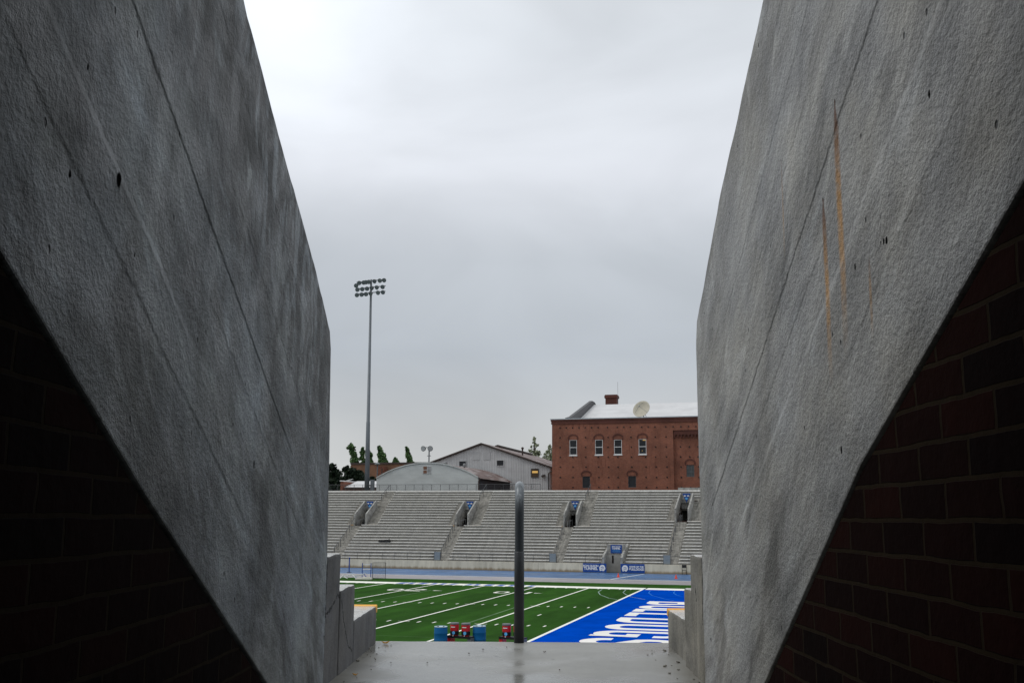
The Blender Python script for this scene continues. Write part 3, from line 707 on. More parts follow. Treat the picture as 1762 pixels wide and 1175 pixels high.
b = MB(); b.tube([(0, 0, .04), (0, 0, 1.6)], .06, 8); b.build('upright', m_hblue, t); b = MB(); b.box(-.2, .2, -.2, .2, 0, .039); b.build('foot', m_black, t)
def fallen(loc, rz, L, lab, blue):
    t = thing('fallen_hurdle', lab, 'hurdle', loc, rz, 'hurdles lying on the grass')
    b = MB(); b.obox((0, 0, .28), (L/2, 0, .14), (0, .03, 0), (0, 0, .06)); b.build('crossbar', m_hwhite, t)
    for sx in (-L*.4, L*.35):
        b = MB(); b.tube([(sx, 0, .28+sx*.28/L), (sx+.25, -.5, .02)], .035, 6); b.build('leg', blue, t)
fallen((-29.2, 5.6, 0), R(40), 1.1, 'toppled white hurdle at the far left of the grass edge', m_hwhite)
fallen((-28.4, 6.4, 0), R(35), 1.3, 'toppled white hurdle with blue legs nearest the upright hurdle', m_hblue)
fallen((-29.3, 4.6, 0), R(-50), .8, 'short toppled white hurdle beside the left stepped concrete', m_hwhite)
b = MB(); b.obox((0, 0, .09), (.75, 0, 0), (0, .35, 0), (0, 0, .08)); b.obox((.2, .1, .21), (.4, .1, .02), (-.05, .2, 0), (0, 0, .035))
o = b.build('sandbag_pad', simple('off_white_pad', (.55, .55, .48), .8, .15), bevel=.03); o.location = (-26.9, 4.1, .004); o.rotation_euler = (0, 0, R(10)); tag(o, 'flat off-white pad lying on the grass beyond the sideline', 'pad')

# barrels and coolers at the near sideline
m_barrel = simple('barrel_blue', (.004, .10, .27), .6, .1, 2, spec=.15); m_lid = simple('barrel_rim_white', (.50, .62, .70), .5, .15)
def barrel(loc, label):
    t = thing('plastic_barrel', label, 'barrel', loc, group='blue barrels on the near sideline')
    b = MB(); b.lathe((0, 0, 0), [(.27, 0), (.30, .03), (.305, .28), (.315, .30), (.305, .32), (.305, .58), (.315, .60), (.305, .62), (.30, .84), (.285, .87)], 28); b.build('drum', m_barrel, t, smooth=True)
    b = MB(); b.lathe((0, 0, .871), [(.295, 0), (.30, .03), (.27, .035), (.265, .012), (.1, .01)], 28); b.build('rim', m_lid, t)
    b = MB(); b.lathe((.12, .05, .885), [(.04, 0), (.035, .025)], 10); b.lathe((-.13, -.02, .885), [(.05, 0), (.045, .02)], 10); b.build('bung', m_black, t)
barrel((-3.35, -40.55, .0), 'blue plastic barrel left of the red coolers'); barrel((-1.75, -39.75, .0), 'blue plastic barrel right of the two red coolers')
m_red = simple('cooler_red', (.55, .012, .016), .4, .08, 2, spec=.5); m_lidgrey = simple('cooler_lid_grey', (.13, .14, .15), .45, .1)
def cooler(loc, rz, label):
    t = thing('drink_cooler', label, 'cooler', loc, rz, 'red drink coolers')
    b = MB(); b.lathe((0, 0, 0), [(.165, 0), (.18, .02), (.185, .22), (.20, .24), (.205, .50)], 26); b.build('body', m_red, t, smooth=False)
    b = MB(); b.lathe((0, 0, .501), [(.212, 0), (.215, .05), (.20, .075), (.06, .085)], 26); b.build('lid', m_lidgrey, t)
    b = MB(); b.lathe((0, 0, .04), [(.19, 0), (.205, .01), (.21, .16), (.195, .17)], 26); b.build('black_band', m_black, t)
    b = MB(); n_ = 9
    for q in range(n_-1):
        a0 = R(-120+q*60/(n_-1)); a1 = R(-120+(q+1)*60/(n_-1)); r = .209
        b.quad((r*math.cos(a0), r*math.sin(a0), .375), (r*math.cos(a1), r*math.sin(a1), .375), (r*math.cos(a1), r*math.sin(a1), .415), (r*math.cos(a0), r*math.sin(a0), .415))
    b.build('white_stripe', m_signwhite, t)
    b = MB(); b.tube([(.04, -.205, .14), (.04, -.218, .14)], .075, 14); b.build('round_badge', m_ltblue, t)
    b = MB(); b.tube([(.02, -.2, .02), (.02, -.24, .01)], .025, 8); b.build('tap', m_signwhite, t)
def cart(loc, L, label):
    t = thing('cooler_stand', label, 'stand', loc, R(-12), 'cooler stands')
    b = MB(); b.box(-L/2, L/2, -.22, .22, .40, .45); b.box(-L/2, L/2, -.235, -.221, .36, .46); b.build('tabletop', m_black, t)
    for sx in (-L/2+.09, L/2-.09):
        b = MB(); b.box(sx-.085, sx+.085, -.2, .2, 0, .399); b.build('leg', m_red if sx < 0 else m_lidgrey, t)
    b = MB(); b.box(-L/2+.18, L/2-.18, -.19, .19, .10, .13); b.build('shelf', simple('shelf_grey', (.5, .52, .55), .4, .1), t)
cart((-2.55, -40.0, 0), 1.25, 'black and red stand carrying two coolers between the blue barrels')
cooler((-2.88, -39.98, .451), R(-5), 'red cooler on the left end of the stand between the barrels'); cooler((-2.32, -40.02, .451), R(-5), 'red cooler on the right of the stand between the barrels')
cart((-.15, -39.7, 0), 1.25, 'black and red stand with coolers behind the grey rail post')
cooler((-.46, -39.68, .451), R(-5), 'red cooler just left of the grey rail post'); cooler((.10, -39.75, .451), R(-5), 'red cooler mostly hidden behind the grey rail post')

# litter
m_lit = simple('paper_white', (.75, .75, .73), .8, .1)
for q in range(34):
    i = random.randrange(1, 26); x = random.uniform(-47, 1.5); b = MB(); s_ = random.uniform(.05, .12)
    b.prism([(-s_, -s_*.6), (s_*.7, -s_*.8), (s_, s_*.5), (-s_*.4, s_*.8)], 'z', 0, s_*.6)
    if q == 0: lit = b.build('litter_scrap', m_lit); o = lit
    else: o = bpy.data.objects.new('litter_scrap', lit.data if q % 2 else b.build('litter_scrap', m_lit).data); col.objects.link(o)
    o.location = (x, rowY(i)+.5, tread(i)+.003); o.rotation_euler = (0, 0, random.uniform(0, 6)); tag(o, 'small white scrap of litter lying among the far benches', 'litter', 'litter on the far stand')
for o in list(col.objects):
    if o.name.startswith('litter_scrap') and 'label' not in o.keys(): bpy.data.objects.remove(o)
b = MB(); b.obox((0, 0, .1), (.75, 0, 0), (0, .18, 0), (0, 0, .1)); b.obox((.3, .05, .24), (.35, 0, .05), (0, .12, 0), (0, 0, .05)); o = b.build('black_tarp', m_black, bevel=.04); o.location = (-35.4, rowY(5)+.2, tread(5)+.305); tag(o, 'crumpled black tarp lying on a bench left of centre', 'tarp')

# ------------------------------------------------------------------ buildings beyond the stand
m_fbrick = brick_mat('fieldhouse_brick', (.25, .082, .045), (.18, .056, .034), (.20, .12, .09), .08, .24, .010, .25, stain=(.11, .035, .022))
m_dkbrick = brick_mat('fieldhouse_cornice_brick', (.11, .035, .025), (.09, .028, .02), (.08, .04, .03), .08, .24, .010, .25)
k = N('white_membrane_roof'); P = k.obj(); f = k.rng(k.noise(k.map(P, (.35, .35, .35)), 1, 4, .6), .3, .7, .9, 1.05); m_wroof = k.fin(k.mix(1, (.60, .60, .605), k.comb(f, f, f), 'MULTIPLY'), .7)
m_glass = simple('dark_window_glass', (.018, .02, .024), .3, .3, .8, spec=.3)
m_glass2 = simple('grey_block_glass', (.07, .085, .09), .2, .3, 2, spec=.5)
m_wframe = simple('white_window_frame', (.72, .72, .72), .6, .06)
m_flash = simple('metal_flashing', (.45, .49, .52), .4, .1, spec=.4)
m_coping = simple('dark_coping', (.11, .11, .115), .7, .2)
k = N('lit_room'); k.b.inputs['Emission Color'].default_value = (1, .62, .18, 1); k.b.inputs['Emission Strength'].default_value = .4; m_lamp = k.fin((.5, .3, .1), .6)
FY = 50.0
X0 = at(950, 842, FY).x; ZT = 19.15; XE = 9.0; ZB = 6
fh = thing('brick_fieldhouse', 'large red brick building with white roof behind the far stand', 'building', (0, 0, 0))
def hole_wall(mb, x0, x1, z0, z1, y, holes, depth):
    """front wall face with real rectangular openings"""
    xs = sorted({x0, x1, *[h[0] for h in holes], *[h[1] for h in holes]}); zs = sorted({z0, z1, *[h[2] for h in holes], *[h[3] for h in holes]})
    for a_, b_ in zip(xs[:-1], xs[1:]):
        for c_, d_ in zip(zs[:-1], zs[1:]):
            xm, zm = (a_+b_)/2, (c_+d_)/2
            if any(h[0] < xm < h[1] and h[2] < zm < h[3] for h in holes): continue
            mb.quad((a_, y, c_), (b_, y, c_), (b_, y, d_), (a_, y, d_))
    for h in holes:
        a_, b_, c_, d_ = h
        mb.quad((a_, y, c_), (a_, y+depth, c_), (a_, y+depth, d_), (a_, y, d_)); mb.quad((b_, y, c_), (b_, y, d_), (b_, y+depth, d_), (b_, y+depth, c_))
        mb.quad((a_, y, c_), (b_, y, c_), (b_, y+depth, c_), (a_, y+depth, c_)); mb.quad((a_, y, d_), (a_, y+depth, d_), (b_, y+depth, d_), (b_, y, d_))
ZX = lambda x: 860+x*360/1762
ZY = lambda y: 640+y*240/1175
def prect(x0, y0, x1, y1, Y):
    a_ = at(ZX(x0), ZY(y1), Y); b_ = at(ZX(x1), ZY(y0), Y); return (a_.x, b_.x, a_.z, b_.z)
up_w = [prect(587, 571, 649, 699, FY), prect(803, 569, 866, 696, FY), prect(963, 568, 1027, 693, FY), prect(1170, 563, 1233, 691, FY)]
lo_w = [prect(697, 877, 760, 976, FY), prect(1082, 874, 1147, 971, FY)]
XP = at(ZX(1465), 800, FY).x; ZP = at(ZX(1465), ZY(490), FY).z
ri_w = [prect(1573, 781, 1637, 882, FY+.35)]
ri_w.append((ri_w[0][0]+4.4, ri_w[0][1]+4.4, ri_w[0][2], ri_w[0][3]))
wl = MB(); hole_wall(wl, X0, XP, ZB, ZT, FY, up_w+lo_w, .22)
hole_wall(wl, XP, XE, ZP, ZT, FY, [], .2); hole_wall(wl, XP, XE, ZB, ZP, FY+.35, ri_w, .22)
wl.quad((XP, FY, ZB), (XP, FY+.35, ZB), (XP, FY+.35, ZP), (XP, FY, ZP)); wl.quad((XP, FY, ZP), (XE, FY, ZP), (XE, FY+.35, ZP), (XP, FY+.35, ZP))
wl.quad((X0, FY, ZB), (X0, FY, ZT), (X0, FY+44, ZT), (X0, FY+44, ZB)); wl.quad((XE, FY, ZB), (XE, FY, ZT), (XE, FY+44, ZT), (XE, FY+44, ZB)); wl.quad((X0, FY+44, ZB), (XE, FY+44, ZB), (XE, FY+44, ZT), (X0, FY+44, ZT))
wall = wl.build('wall', m_fbrick, fh)
# cornice, flashing
c_ = MB(); c_.box(X0-.10, XE, FY-.10, FY-.003, ZT-.55, ZT-.12); c_.box(X0-.16, XE, FY-.16, FY-.003, ZT-.119, ZT+.10); c_.build('cornice', m_dkbrick, fh)
c_ = MB(); c_.box(X0-.22, XE, FY-.22, FY+.5, ZT+.101, ZT+.22); c_.build('roof_flashing', m_flash, fh)
# corbel arcade over the recessed bay
c_ = MB(); zc = at(ZX(1500), ZY(545), FY).z; x = XP+.1
while x < XE-.6:
    c_.box(x, x+.16, FY+.09, FY+.349, zc-.12, ZP-.003); c_.box(x+.16, x+.46, FY+.09, FY+.349, zc+.30, ZP-.003); c_.box(x+.16, x+.22, FY+.12, FY+.349, zc+.16, zc+.299); c_.box(x+.40, x+.46, FY+.12, FY+.349, zc+.16, zc+.299); x += .46
c_.build('corbel_arcade', m_dkbrick, fh)
def arch(x0, x1, zs, Y, rise=.32):
    b = MB(); w2 = (x1-x0)/2; cx = (x0+x1)/2; inn = []; ou = []
    top_z = zs+.42
    for q in range(13):
        a_ = R(180-q*15); inn.append((cx+math.cos(a_)*(w2+.02), zs+.28+math.sin(a_)*rise)); ou.append((cx+math.cos(a_)*(w2+.22), zs+.28+math.sin(a_)*(rise+.2)))
    for q in range(12):
        b.prism([inn[q], ou[q], ou[q+1], inn[q+1]], 'y', Y-.05, Y-.002)
    b.box(x0-.2, x0-.02, Y-.04, Y-.002, zs, zs+.275); b.box(x1+.02, x1+.2, Y-.04, Y-.002, zs, zs+.275)
    return b
def sash(h, Y, white=True, glass=m_glass, parent=fh, bars=0):
    x0, x1, z0, z1 = h; f_ = MB(); t_ = .07 if white else .05
    y0, y1 = Y+.05, Y+.13
    f_.box(x0+.003, x0+t_, y0, y1, z0+.003, z1-.003); f_.box(x1-t_, x1-.003, y0, y1, z0+.003, z1-.003); f_.box(x0+t_, x1-t_, y0, y1, z1-t_, z1-.003); f_.box(x0+t_, x1-t_, y0, y1, z0+.003, z0+t_)
    zm = (z0+z1)/2
    if white: f_.box(x0+t_, x1-t_, y0, y1, zm-.04, zm+.04)
    for q in range(1, bars):
        xx = x0+(x1-x0)*q/bars; f_.box(xx-.02, xx+.02, y0, y1, z0+t_, z1-t_); zz = z0+(z1-z0)*q/bars; f_.box(x0+t_, x1-t_, y0+.005, y1-.005, zz-.02, zz+.02)
    fr = f_.build('window', m_wframe if white else m_coping, parent)
    g_ = MB(); g_.box(x0+.03, x1-.03, Y+.14, Y+.15, z0+.01, z1-.01); g_.build('pane', glass, fr)
    if white:
        s_ = MB(); s_.box(x0-.06, x1+.06, Y-.08, Y+.049, z0-.14, z0-.003); s_.build('sill', m_wframe, fr)
    return fr
for h in up_w:
    sash(h, FY); arch(h[0], h[1], h[3], FY).build('window_arch', m_dkbrick, fh)
a4 = up_w[3]; l_ = MB(); l_.box(a4[0]+.55, a4[1]-.1, FY+.132, FY+.138, a4[3]-.2, a4[3]-.1); l_.build('ceiling_lamp', m_lamp, fh)
l_ = MB(); l_.box(a4[0]+.42, a4[0]+.5, FY+.132, FY+.138, a4[2]+.42, a4[2]+.5); l_.build('ceiling_lamp', m_lamp, fh)
for h in lo_w: sash(h, FY, False); arch(h[0], h[1], h[3], FY).build('window_arch', m_dkbrick, fh)
for h in ri_w: sash(h, FY+.35, False, m_glass2, bars=3); arch(h[0], h[1], h[3], FY+.35).build('window_arch', m_dkbrick, fh)
# wall anchors (tie plates)
anchors = []
rows = {470: (508, 560, 613, 667, 720, 773, 828, 908, 990, 1045, 1100, 1195, 1250, 1307, 1397, 1460, 1525, 1590, 1652), 553: (508, 722, 912, 1105, 1310, 1400), 635: (508, 722, 912, 1107, 1312, 1402, 1522, 1597, 1668), 718: (510, 616, 724, 830, 914, 994, 1110, 1228, 1312, 1404, 1523, 1600, 1670),
        800: (510, 617, 726, 833, 917, 996, 1112, 1232, 1317, 1408, 1527, 1675), 886: (510, 617, 835, 918, 997, 1232, 1320, 1410, 1530, 1678), 969: (617, 835, 918, 998, 1235, 1322, 1412, 1533, 1607, 1678)}
am = None
for zy, xs in rows.items():
    for x in xs:
        yy = zy - (x-500)*.010*(886-zy)/416; Yp = FY+.35 if (x > 1468 and zy > 500) else FY
        p = at(ZX(x), ZY(yy), Yp)
        if am is None:
            b = MB(); b.tube([(0, -.06, 0), (0, -.002, 0)], .10, 10); o = b.build('wall_anchor', m_black, fh); am = o.data
        else: o = bpy.data.objects.new('wall_anchor', am); col.objects.link(o); o.parent = fh
        o.location = (p.x, Yp, p.z)
# roof
YR0, YR1, ZR = 61.3, 78.2, 24.4
rf = MB(); rf.quad((X0+.5, FY+.5, ZT+.15), (XE, FY+.5, ZT+.15), (XE, YR0, ZT+.2), (X0+.5, YR0, ZT+.2)); rf.quad((X0+.5, YR0, ZT+.2), (XE, YR0, ZT+.2), (XE, YR1, ZR), (X0+.5, YR1, ZR)); rf.quad((X0+.5, YR1, ZR), (XE, YR1, ZR), (XE, FY+44, ZT+.2), (X0+.5, FY+44, ZT+.2))
roof = rf.build('roof', m_wroof, fh)
g_ = MB(); g_.prism([(58.6, ZT-.1), (58.6, 20.35), (61.0, 20.75), (77.2, 24.95), (79.5, 24.95), (94, 20.4), (94, ZT-.1)], 'x', X0-.05, X0+.42); g_.build('gable_parapet', m_coping, fh)
ch = at(1043, 696, 82); c2 = at(1062, 680, 82)
b = MB(); b.box(ch.x, c2.x, 81.3, 83, 20, c2.z-.5); chm = b.build('chimney', m_dkbrick, fh); b = MB(); b.box(ch.x-.15, c2.x+.15, 81.15, 83.15, c2.z-.499, c2.z-.1); b.box(ch.x-.07, c2.x+.07, 81.2, 83.1, c2.z-.099, c2.z+.05); b.build('chimney_cap', m_dkbrick, chm)
a1 = at(1063.4, 700, 80.5); a2 = at(1063.4, 657, 80.5)
an = thing('roof_antenna', 'thin whip antenna beside the brick chimney', 'antenna', (a1.x, 80.5, a1.z-1.5)); b = MB(); b.tube([(0, 0, 0), (0, 0, a2.z-a1.z-1)], .05, 6); b.build('mast', m_dkrail, an); b = MB(); b.tube([(0, 0, a2.z-a1.z-1), (0, 0, a2.z-a1.z+1.5)], .02, 5); b.build('whip', m_dkrail, an)
# satellite dish
m_dish = simple('dish_beige', (.46, .43, .35), .55, .12, 1.5)
dc = at(1104.5, 704.5, 53.0); ds = thing('satellite_dish', 'big beige satellite dish on the white roof of the brick building', 'satellite dish', (dc.x+.2, 53.4, ZT+.2))
b = MB(); axis = Vector((-.30, -.86, .42)).normalized(); q_ = axis.to_track_quat('Z', 'Y'); c0 = Vector((-.2, -.4, dc.z-ZT-.2)); Rr = 1.27; prof = []
for i in range(9): r = Rr*i/8; prof.append((r, .42*(i/8)**2-.2))
ring = 36
for r, zz in prof:
    for kq in range(ring):
        a_ = 2*math.pi*kq/ring; b.v.append(tuple(c0 + q_ @ Vector((r*math.cos(a_), r*math.sin(a_), zz))))
for r, zz in prof:
    for kq in range(ring):
        a_ = 2*math.pi*kq/ring; b.v.append(tuple(c0 + q_ @ Vector((r*math.cos(a_), r*math.sin(a_), zz-.05))))
nn = len(prof)*ring
for s0 in (0, nn):
    for i in range(8):
        for kq in range(ring): b.f.append((s0+i*ring+kq, s0+i*ring+(kq+1) % ring, s0+(i+1)*ring+(kq+1) % ring, s0+(i+1)*ring+kq))
for kq in range(ring): b.f.append((8*ring+kq, 8*ring+(kq+1) % ring, nn+8*ring+(kq+1) % ring, nn+8*ring+kq))
b.build('reflector', m_dish, ds, smooth=True)
b = MB()
for an_ in (90, 210, 330): e = c0 + q_ @ Vector((1.05*math.cos(R(an_)), 1.05*math.sin(R(an_)), .1)); b.tube([e, c0+axis*.95], .02, 5)
b.tube([c0+axis*.85, c0+axis*1.05], .09, 8); b.build('feed_horn', m_steel, ds)
b = MB(); b.tube([(0, .25, 0), c0-axis*.3], .09, 8); b.tube([(.5, .6, 0), c0-axis*.35], .04, 6); b.build('mount', m_steel, ds)

# barrel vaulted hall
k = N('pale_panel_metal'); o = k.sep(); P = k.obj()
rib = k.rng(k.math('PINGPONG', o[2], .42), .0, .05, .93, 1.0); f = k.math('MULTIPLY', rib, k.rng(k.noise(k.map(P, (.4, .4, .9)), 1, 4, .6), .3, .7, .9, 1.08))
m_panel = k.fin(k.mix(1, (.51, .53, .525), k.comb(f, f, f), 'MULTIPLY'), .6, spec=.3)
k = N('grey_corrugated_metal'); o = k.sep(); P = k.obj()
rib = k.math('SINE', k.math('MULTIPLY', o[0], 2*math.pi/.28)); f = k.math('MULTIPLY', k.rng(rib, -1, 1, .90, 1.04), k.math('ADD', k.rng(k.noise(k.map(P, (.25, .25, .6)), 1, 4, .6), .3, .7, .86, 1.06), k.math('MULTIPLY', k.rng(k.noise(k.map(P, (4, 1, .12)), 1, 3), .35, .7), -.10)))
m_corr = k.fin(k.mix(1, (.56, .565, .57), k.comb(f, f, f), 'MULTIPLY'), .6, k.bump(rib, .6, .03), spec=.3)
k = N('rusty_metal_roof'); P = k.obj(); f = k.rng(k.noise(k.map(P, (1.5, .3, 1.5)), 1, 5, .65), .3, .7, .7, 1.2)
m_rust = k.fin(k.mix(k.rng(k.noise(k.map(P, (.5, .2, .8)), 1, 4, .6), .45, .62), k.mix(1, (.15, .10, .088), k.comb(f, f, f), 'MULTIPLY'), (.30, .26, .25)), .6)
m_trim = simple('dark_eave_trim', (.06, .045, .04), .6, .2)
xl, xr = at(648, 822, FY).x, at(823, 822, FY).x; ze = at(648, 822.5, FY).z; zc = at(735, 796.5, FY).z
hall = thing('barrel_vault_hall', 'low pale metal hall with a curved vaulted roof', 'building')
hw = (xr-xl)/2; rise = zc-ze; RR = (hw*hw+rise*rise)/(2*rise); cx = (xl+xr)/2; ang = math.asin(hw/RR)
cur = [(cx+RR*math.sin(-ang+2*ang*i/28), zc-RR+RR*math.cos(-ang+2*ang*i/28)) for i in range(29)]
hx = (at(728, 815, FY).x, at(742, 801, FY).x, at(728, 815, FY).z, at(742, 801.5, FY).z)
b = MB(); b.prism([(xl, 6), (xr, 6)] + list(reversed(cur)), 'y', FY, FY+.2); b.build('front_wall', m_panel, hall)
b = MB(); b.box(xl, xl+.2, FY+.201, 66.5, 6, ze-.02); b.box(xr-.2, xr, FY+.201, 66.5, 6, ze-.02); b.box(xl+.201, xr-.201, 66.3, 66.5, 6, ze); b.build('side_wall', simple('dark_hall_wall', (.045, .05, .06), .7, .2), hall)
b = MB()
for (x0, z0), (x1, z1) in zip(cur[:-1], cur[1:]):
    s0 = 1.012
    b.quad((x0, FY-.1, z0+.10), (x1, FY-.1, z1+.10), (x1, 66.8, z1+.10), (x0, 66.8, z0+.10)); b.quad((x0, FY-.1, z0+.005), (x1, FY-.1, z1+.005), (x1, 66.8, z1+.005), (x0, 66.8, z0+.005)); b.quad((x0, FY-.1, z0+.005), (x1, FY-.1, z1+.005), (x1, FY-.1, z1+.1), (x0, FY-.1, z0+.1))
b.quad((xr, FY-.1, cur[-1][1]+.1), (xr+.35, FY-.1, cur[-1][1]-.12), (xr+.35, 66.8, cur[-1][1]-.12), (xr, 66.8, cur[-1][1]+.1))
b.build('roof', m_rust, hall)
b = MB()
for (x0, z0), (x1, z1) in zip(cur[:-1], cur[1:]): b.quad((x0, FY-.13, z0-.03), (x1, FY-.13, z1-.03), (x1, FY-.13, z1+.12), (x0, FY-.13, z0+.12)); b.quad((x0, FY-.13, z0+.12), (x1, FY-.13, z1+.12), (x1, FY-.1, z1+.12), (x0, FY-.1, z0+.12))
b.build('roof_edge', m_panel, hall)
b = MB(); b.box(hx[0], hx[1], FY-.06, FY-.003, hx[2], hx[3]); wf = b.build('window', m_corr, hall)
b = MB(); xm = (hx[0]+hx[1])/2; zm = (hx[2]+hx[3])/2; b.box(hx[0]+.06, xm-.03, FY-.075, FY-.061, zm+.05, hx[3]-.06); b.box(hx[0]+.06, xm-.03, FY-.075, FY-.061, hx[2]+.06, zm-.05); b.build('shutter', simple('rusty_shutter', (.17, .085, .055), .7, .3, 2), wf)
b = MB()
for q in range(1, 6): zz = hx[2]+(hx[3]-hx[2])*q/6; b.box(xm+.03, hx[1]-.06, FY-.075, FY-.061, zz-.035, zz+.03)
b.build('louvre', m_coping, wf)
b = MB(); b.tube([(xr+.1, FY-.12, 6), (xr+.1, FY-.12, ze-.5), (xr+.3, FY-.12, ze-.2)], .09, 8); b.build('downspout', m_trim, hall)
def roof_vent(px, py, Y, r, label):
    p = at(px, py, Y); t = thing('roof_vent', label, 'vent', (p.x, Y, p.z-1.2), group='roof vents of the hall')
    b = MB(); b.lathe((0, 0, 0), [(r*.55, 0), (r*.55, .95)], 12); b.build('pipe', m_trim, t)
    b = MB(); b.lathe((0, 0, .951), [(r, 0), (r, .28), (r*.75, .42), (r*.2, .5)], 14); b.build('cap', m_steel, t)
roof_vent(766, 796.5, 54, .33, 'squat metal roof vent left of the gabled hall window'); roof_vent(799, 800, 55, .22, 'slim metal roof vent before the gabled hall window')
# gabled corrugated hall
GY = 68.0
gh = thing('gabled_metal_hall', 'grey corrugated hall with a low pitched gable', 'building')
ap_ = at(829, 763.5, GY); er = at(951, 805, GY); el = at(742, 796, GY)
sl_ = (ap_.z-el.z)/(ap_.x-el.x); xl2 = ap_.x-(er.x-ap_.x)-.5; zl2 = ap_.z-sl_*(ap_.x-xl2)
b = MB(); b.prism([(xl2, 6), (er.x-.4, 6), (er.x-.4, er.z), (ap_.x, ap_.z-.12), (xl2, zl2-.12)], 'y', GY, GY+38); b.build('wall', m_corr, gh)
b = MB()
for (x0, z0), (x1, z1) in (((xl2-.4, zl2-.13), (ap_.x, ap_.z)), ((ap_.x, ap_.z), (er.x+.2, er.z-.05))):
    b.prism([(x0, z0), (x1, z1), (x1, z1+.14), (x0, z0+.14)], 'y', GY-.35, GY+38.3)
roof2 = b.build('roof', m_rust, gh)
for (x0, z0), (x1, z1) in (((xl2-.4, zl2-.13), (ap_.x, ap_.z)), ((ap_.x, ap_.z), (er.x+.2, er.z-.05))):
    b = MB(); b.prism([(x0, z0-.08), (x1, z1-.08), (x1, z1+.15), (x0, z0+.15)], 'y', GY-.40, GY-.352); b.build('verge_trim', m_trim, gh)
b = MB(); b.prism([(ap_.x-.5, ap_.z+.10), (ap_.x-.5, ap_.z+.35), (ap_.x, ap_.z+.5), (ap_.x+.5, ap_.z+.35), (ap_.x+.5, ap_.z+.10)], 'y', GY+9, GY+31); b.build('ridge_vent', m_trim, gh)
Zx3 = lambda x: 700+x*260/1762
Zy3 = lambda y: 740+y*110/745
def p3(x0, y0, x1, y1, Y): a_ = at(Zx3(x0), Zy3(y1), Y); b_ = at(Zx3(x1), Zy3(y0), Y); return a_.x, b_.x, a_.z, b_.z
def flat_window(h, Y, parent, glass, frame=m_wframe, nm='window'):
    x0, x1, z0, z1 = h; f_ = MB(); y0 = Y-.10
    f_.box(x0-.08, x0, y0, Y-.003, z0-.08, z1+.08); f_.box(x1, x1+.08, y0, Y-.003, z0-.08, z1+.08); f_.box(x0, x1, y0, Y-.003, z1, z1+.08); f_.box(x0, x1, y0, Y-.003, z0-.1, z0)
    fr = f_.build(nm, frame, parent); g_ = MB(); g_.box(x0, x1, Y-.04, Y-.003, z0, z1); g_.build('pane', glass, fr); return fr
flat_window(p3(614, 362, 690, 419, GY), GY, gh, m_glass, m_corr); flat_window(p3(1052, 352, 1130, 412, GY), GY, gh, m_glass, m_corr)
lw = p3(1455, 452, 1535, 545, GY); f_ = flat_window(lw, GY, gh, simple('brown_room', (.09, .06, .035), .6, .2), m_coping)
b = MB(); b.box(lw[0]+.1, lw[1]-.1, GY-.06, GY-.041, lw[2]+(lw[3]-lw[2])*.50, lw[2]+(lw[3]-lw[2])*.76); b.build('lit_blind', m_lamp, f_)
m_closed = simple('weathered_panel', (.42, .425, .43), .7, .12, 1)
for hh in ((772, 252, 853, 348), (894, 252, 975, 348)):
    a_ = p3(*hh, GY); b = MB(); b.box(a_[0], a_[1], GY-.05, GY-.003, a_[2], a_[3]); b.build('closed_panel', m_closed, gh)
q_ = p3(1655, 500, 1672, 695, GY); b = MB(); b.tube([(q_[0], GY-.1, 6), (q_[0], GY-.1, q_[3]), (q_[0]+.6, GY-.2, q_[3]+.3)], .08, 8); b.build('downspout', m_trim, gh)
q_ = p3(1580, 510, 1620, 540, GY); b = MB(); b.obox((q_[0]+.25, GY-.35, q_[2]+.1), (.28, 0, .10), (0, .2, 0), (-.05, 0, .14)); b.bar((q_[0]+.25, GY-.2, q_[2]+.1), (q_[0]+.25, GY-.003, q_[2]+.1), .06); b.build('wall_lamp', m_trim, gh)
p = at(Zx3(1349), Zy3(262), 76); vt = thing('chimney_pipe', 'dark metal flue pipe on the right roof slope of the gabled hall', 'flue', (p.x, 76, p.z-.8)); b = MB(); b.tube([(0, 0, 0), (0, 0, 1.55)], .13, 10); b.build('pipe', m_trim, vt); b = MB(); b.lathe((0, 0, 1.4), [(.22, 0), (.24, .2), (.1, .34)], 12); b.build('cap', m_trim, vt)

# brown brick block, white roofed house far left
m_bbrick = brick_mat('brown_brick', (.21, .105, .06), (.18, .09, .052), (.2, .12, .08), .08, .24, .01, .2)
a_ = at(604, 799, 112); b_ = at(760, 800, 112)
bb = thing('brown_brick_block', 'flat-topped brown brick building behind the curved hall', 'building')
b = MB(); b.box(a_.x, b_.x, 112, 135, 2, a_.z); b.build('wall', m_bbrick, bb); b = MB(); b.box(a_.x-.1, b_.x+.1, 111.85, 135, a_.z+.001, a_.z+.35); b.build('coping', m_trim, bb)
c0_ = at(653, 818, 110); c1_ = at(661, 802.5, 110); b = MB(); b.box(c0_.x, c1_.x, 109.2, 111.8, 2, c1_.z); cs = b.build('stair_tower', m_fbrick, bb); b = MB(); b.box(c1_.x-.25, c1_.x+.003, 109.19, 109.198, 2, c1_.z-.4); b.build('dark_recess', m_trim, cs)
hs = thing('white_roof_house', 'small brick house with white roof left of the tall light pole', 'building'); HY = 62
g0, g1 = at(585.5, 842, HY), at(600, 828, HY); e1 = at(648, 837, HY); rz0 = at(600, 838, HY).z; pk = at(606, 823.5, HY); rr = at(610, 829, HY)
b = MB(); b.box(g0.x, g1.x-1.0, HY, HY+9, 5, at(590, 828, HY).z); b.box(g1.x-.99, e1.x, HY+.4, HY+9, 5, rz0); b.build('wall', m_fbrick, hs)
b = MB(); b.prism([(HY+.1, rz0), (HY+5, at(625, 827.5, HY+5).z), (HY+9.4, rz0)], 'x', g1.x-.8, e1.x+.3); b.build('roof', m_wroof, hs)
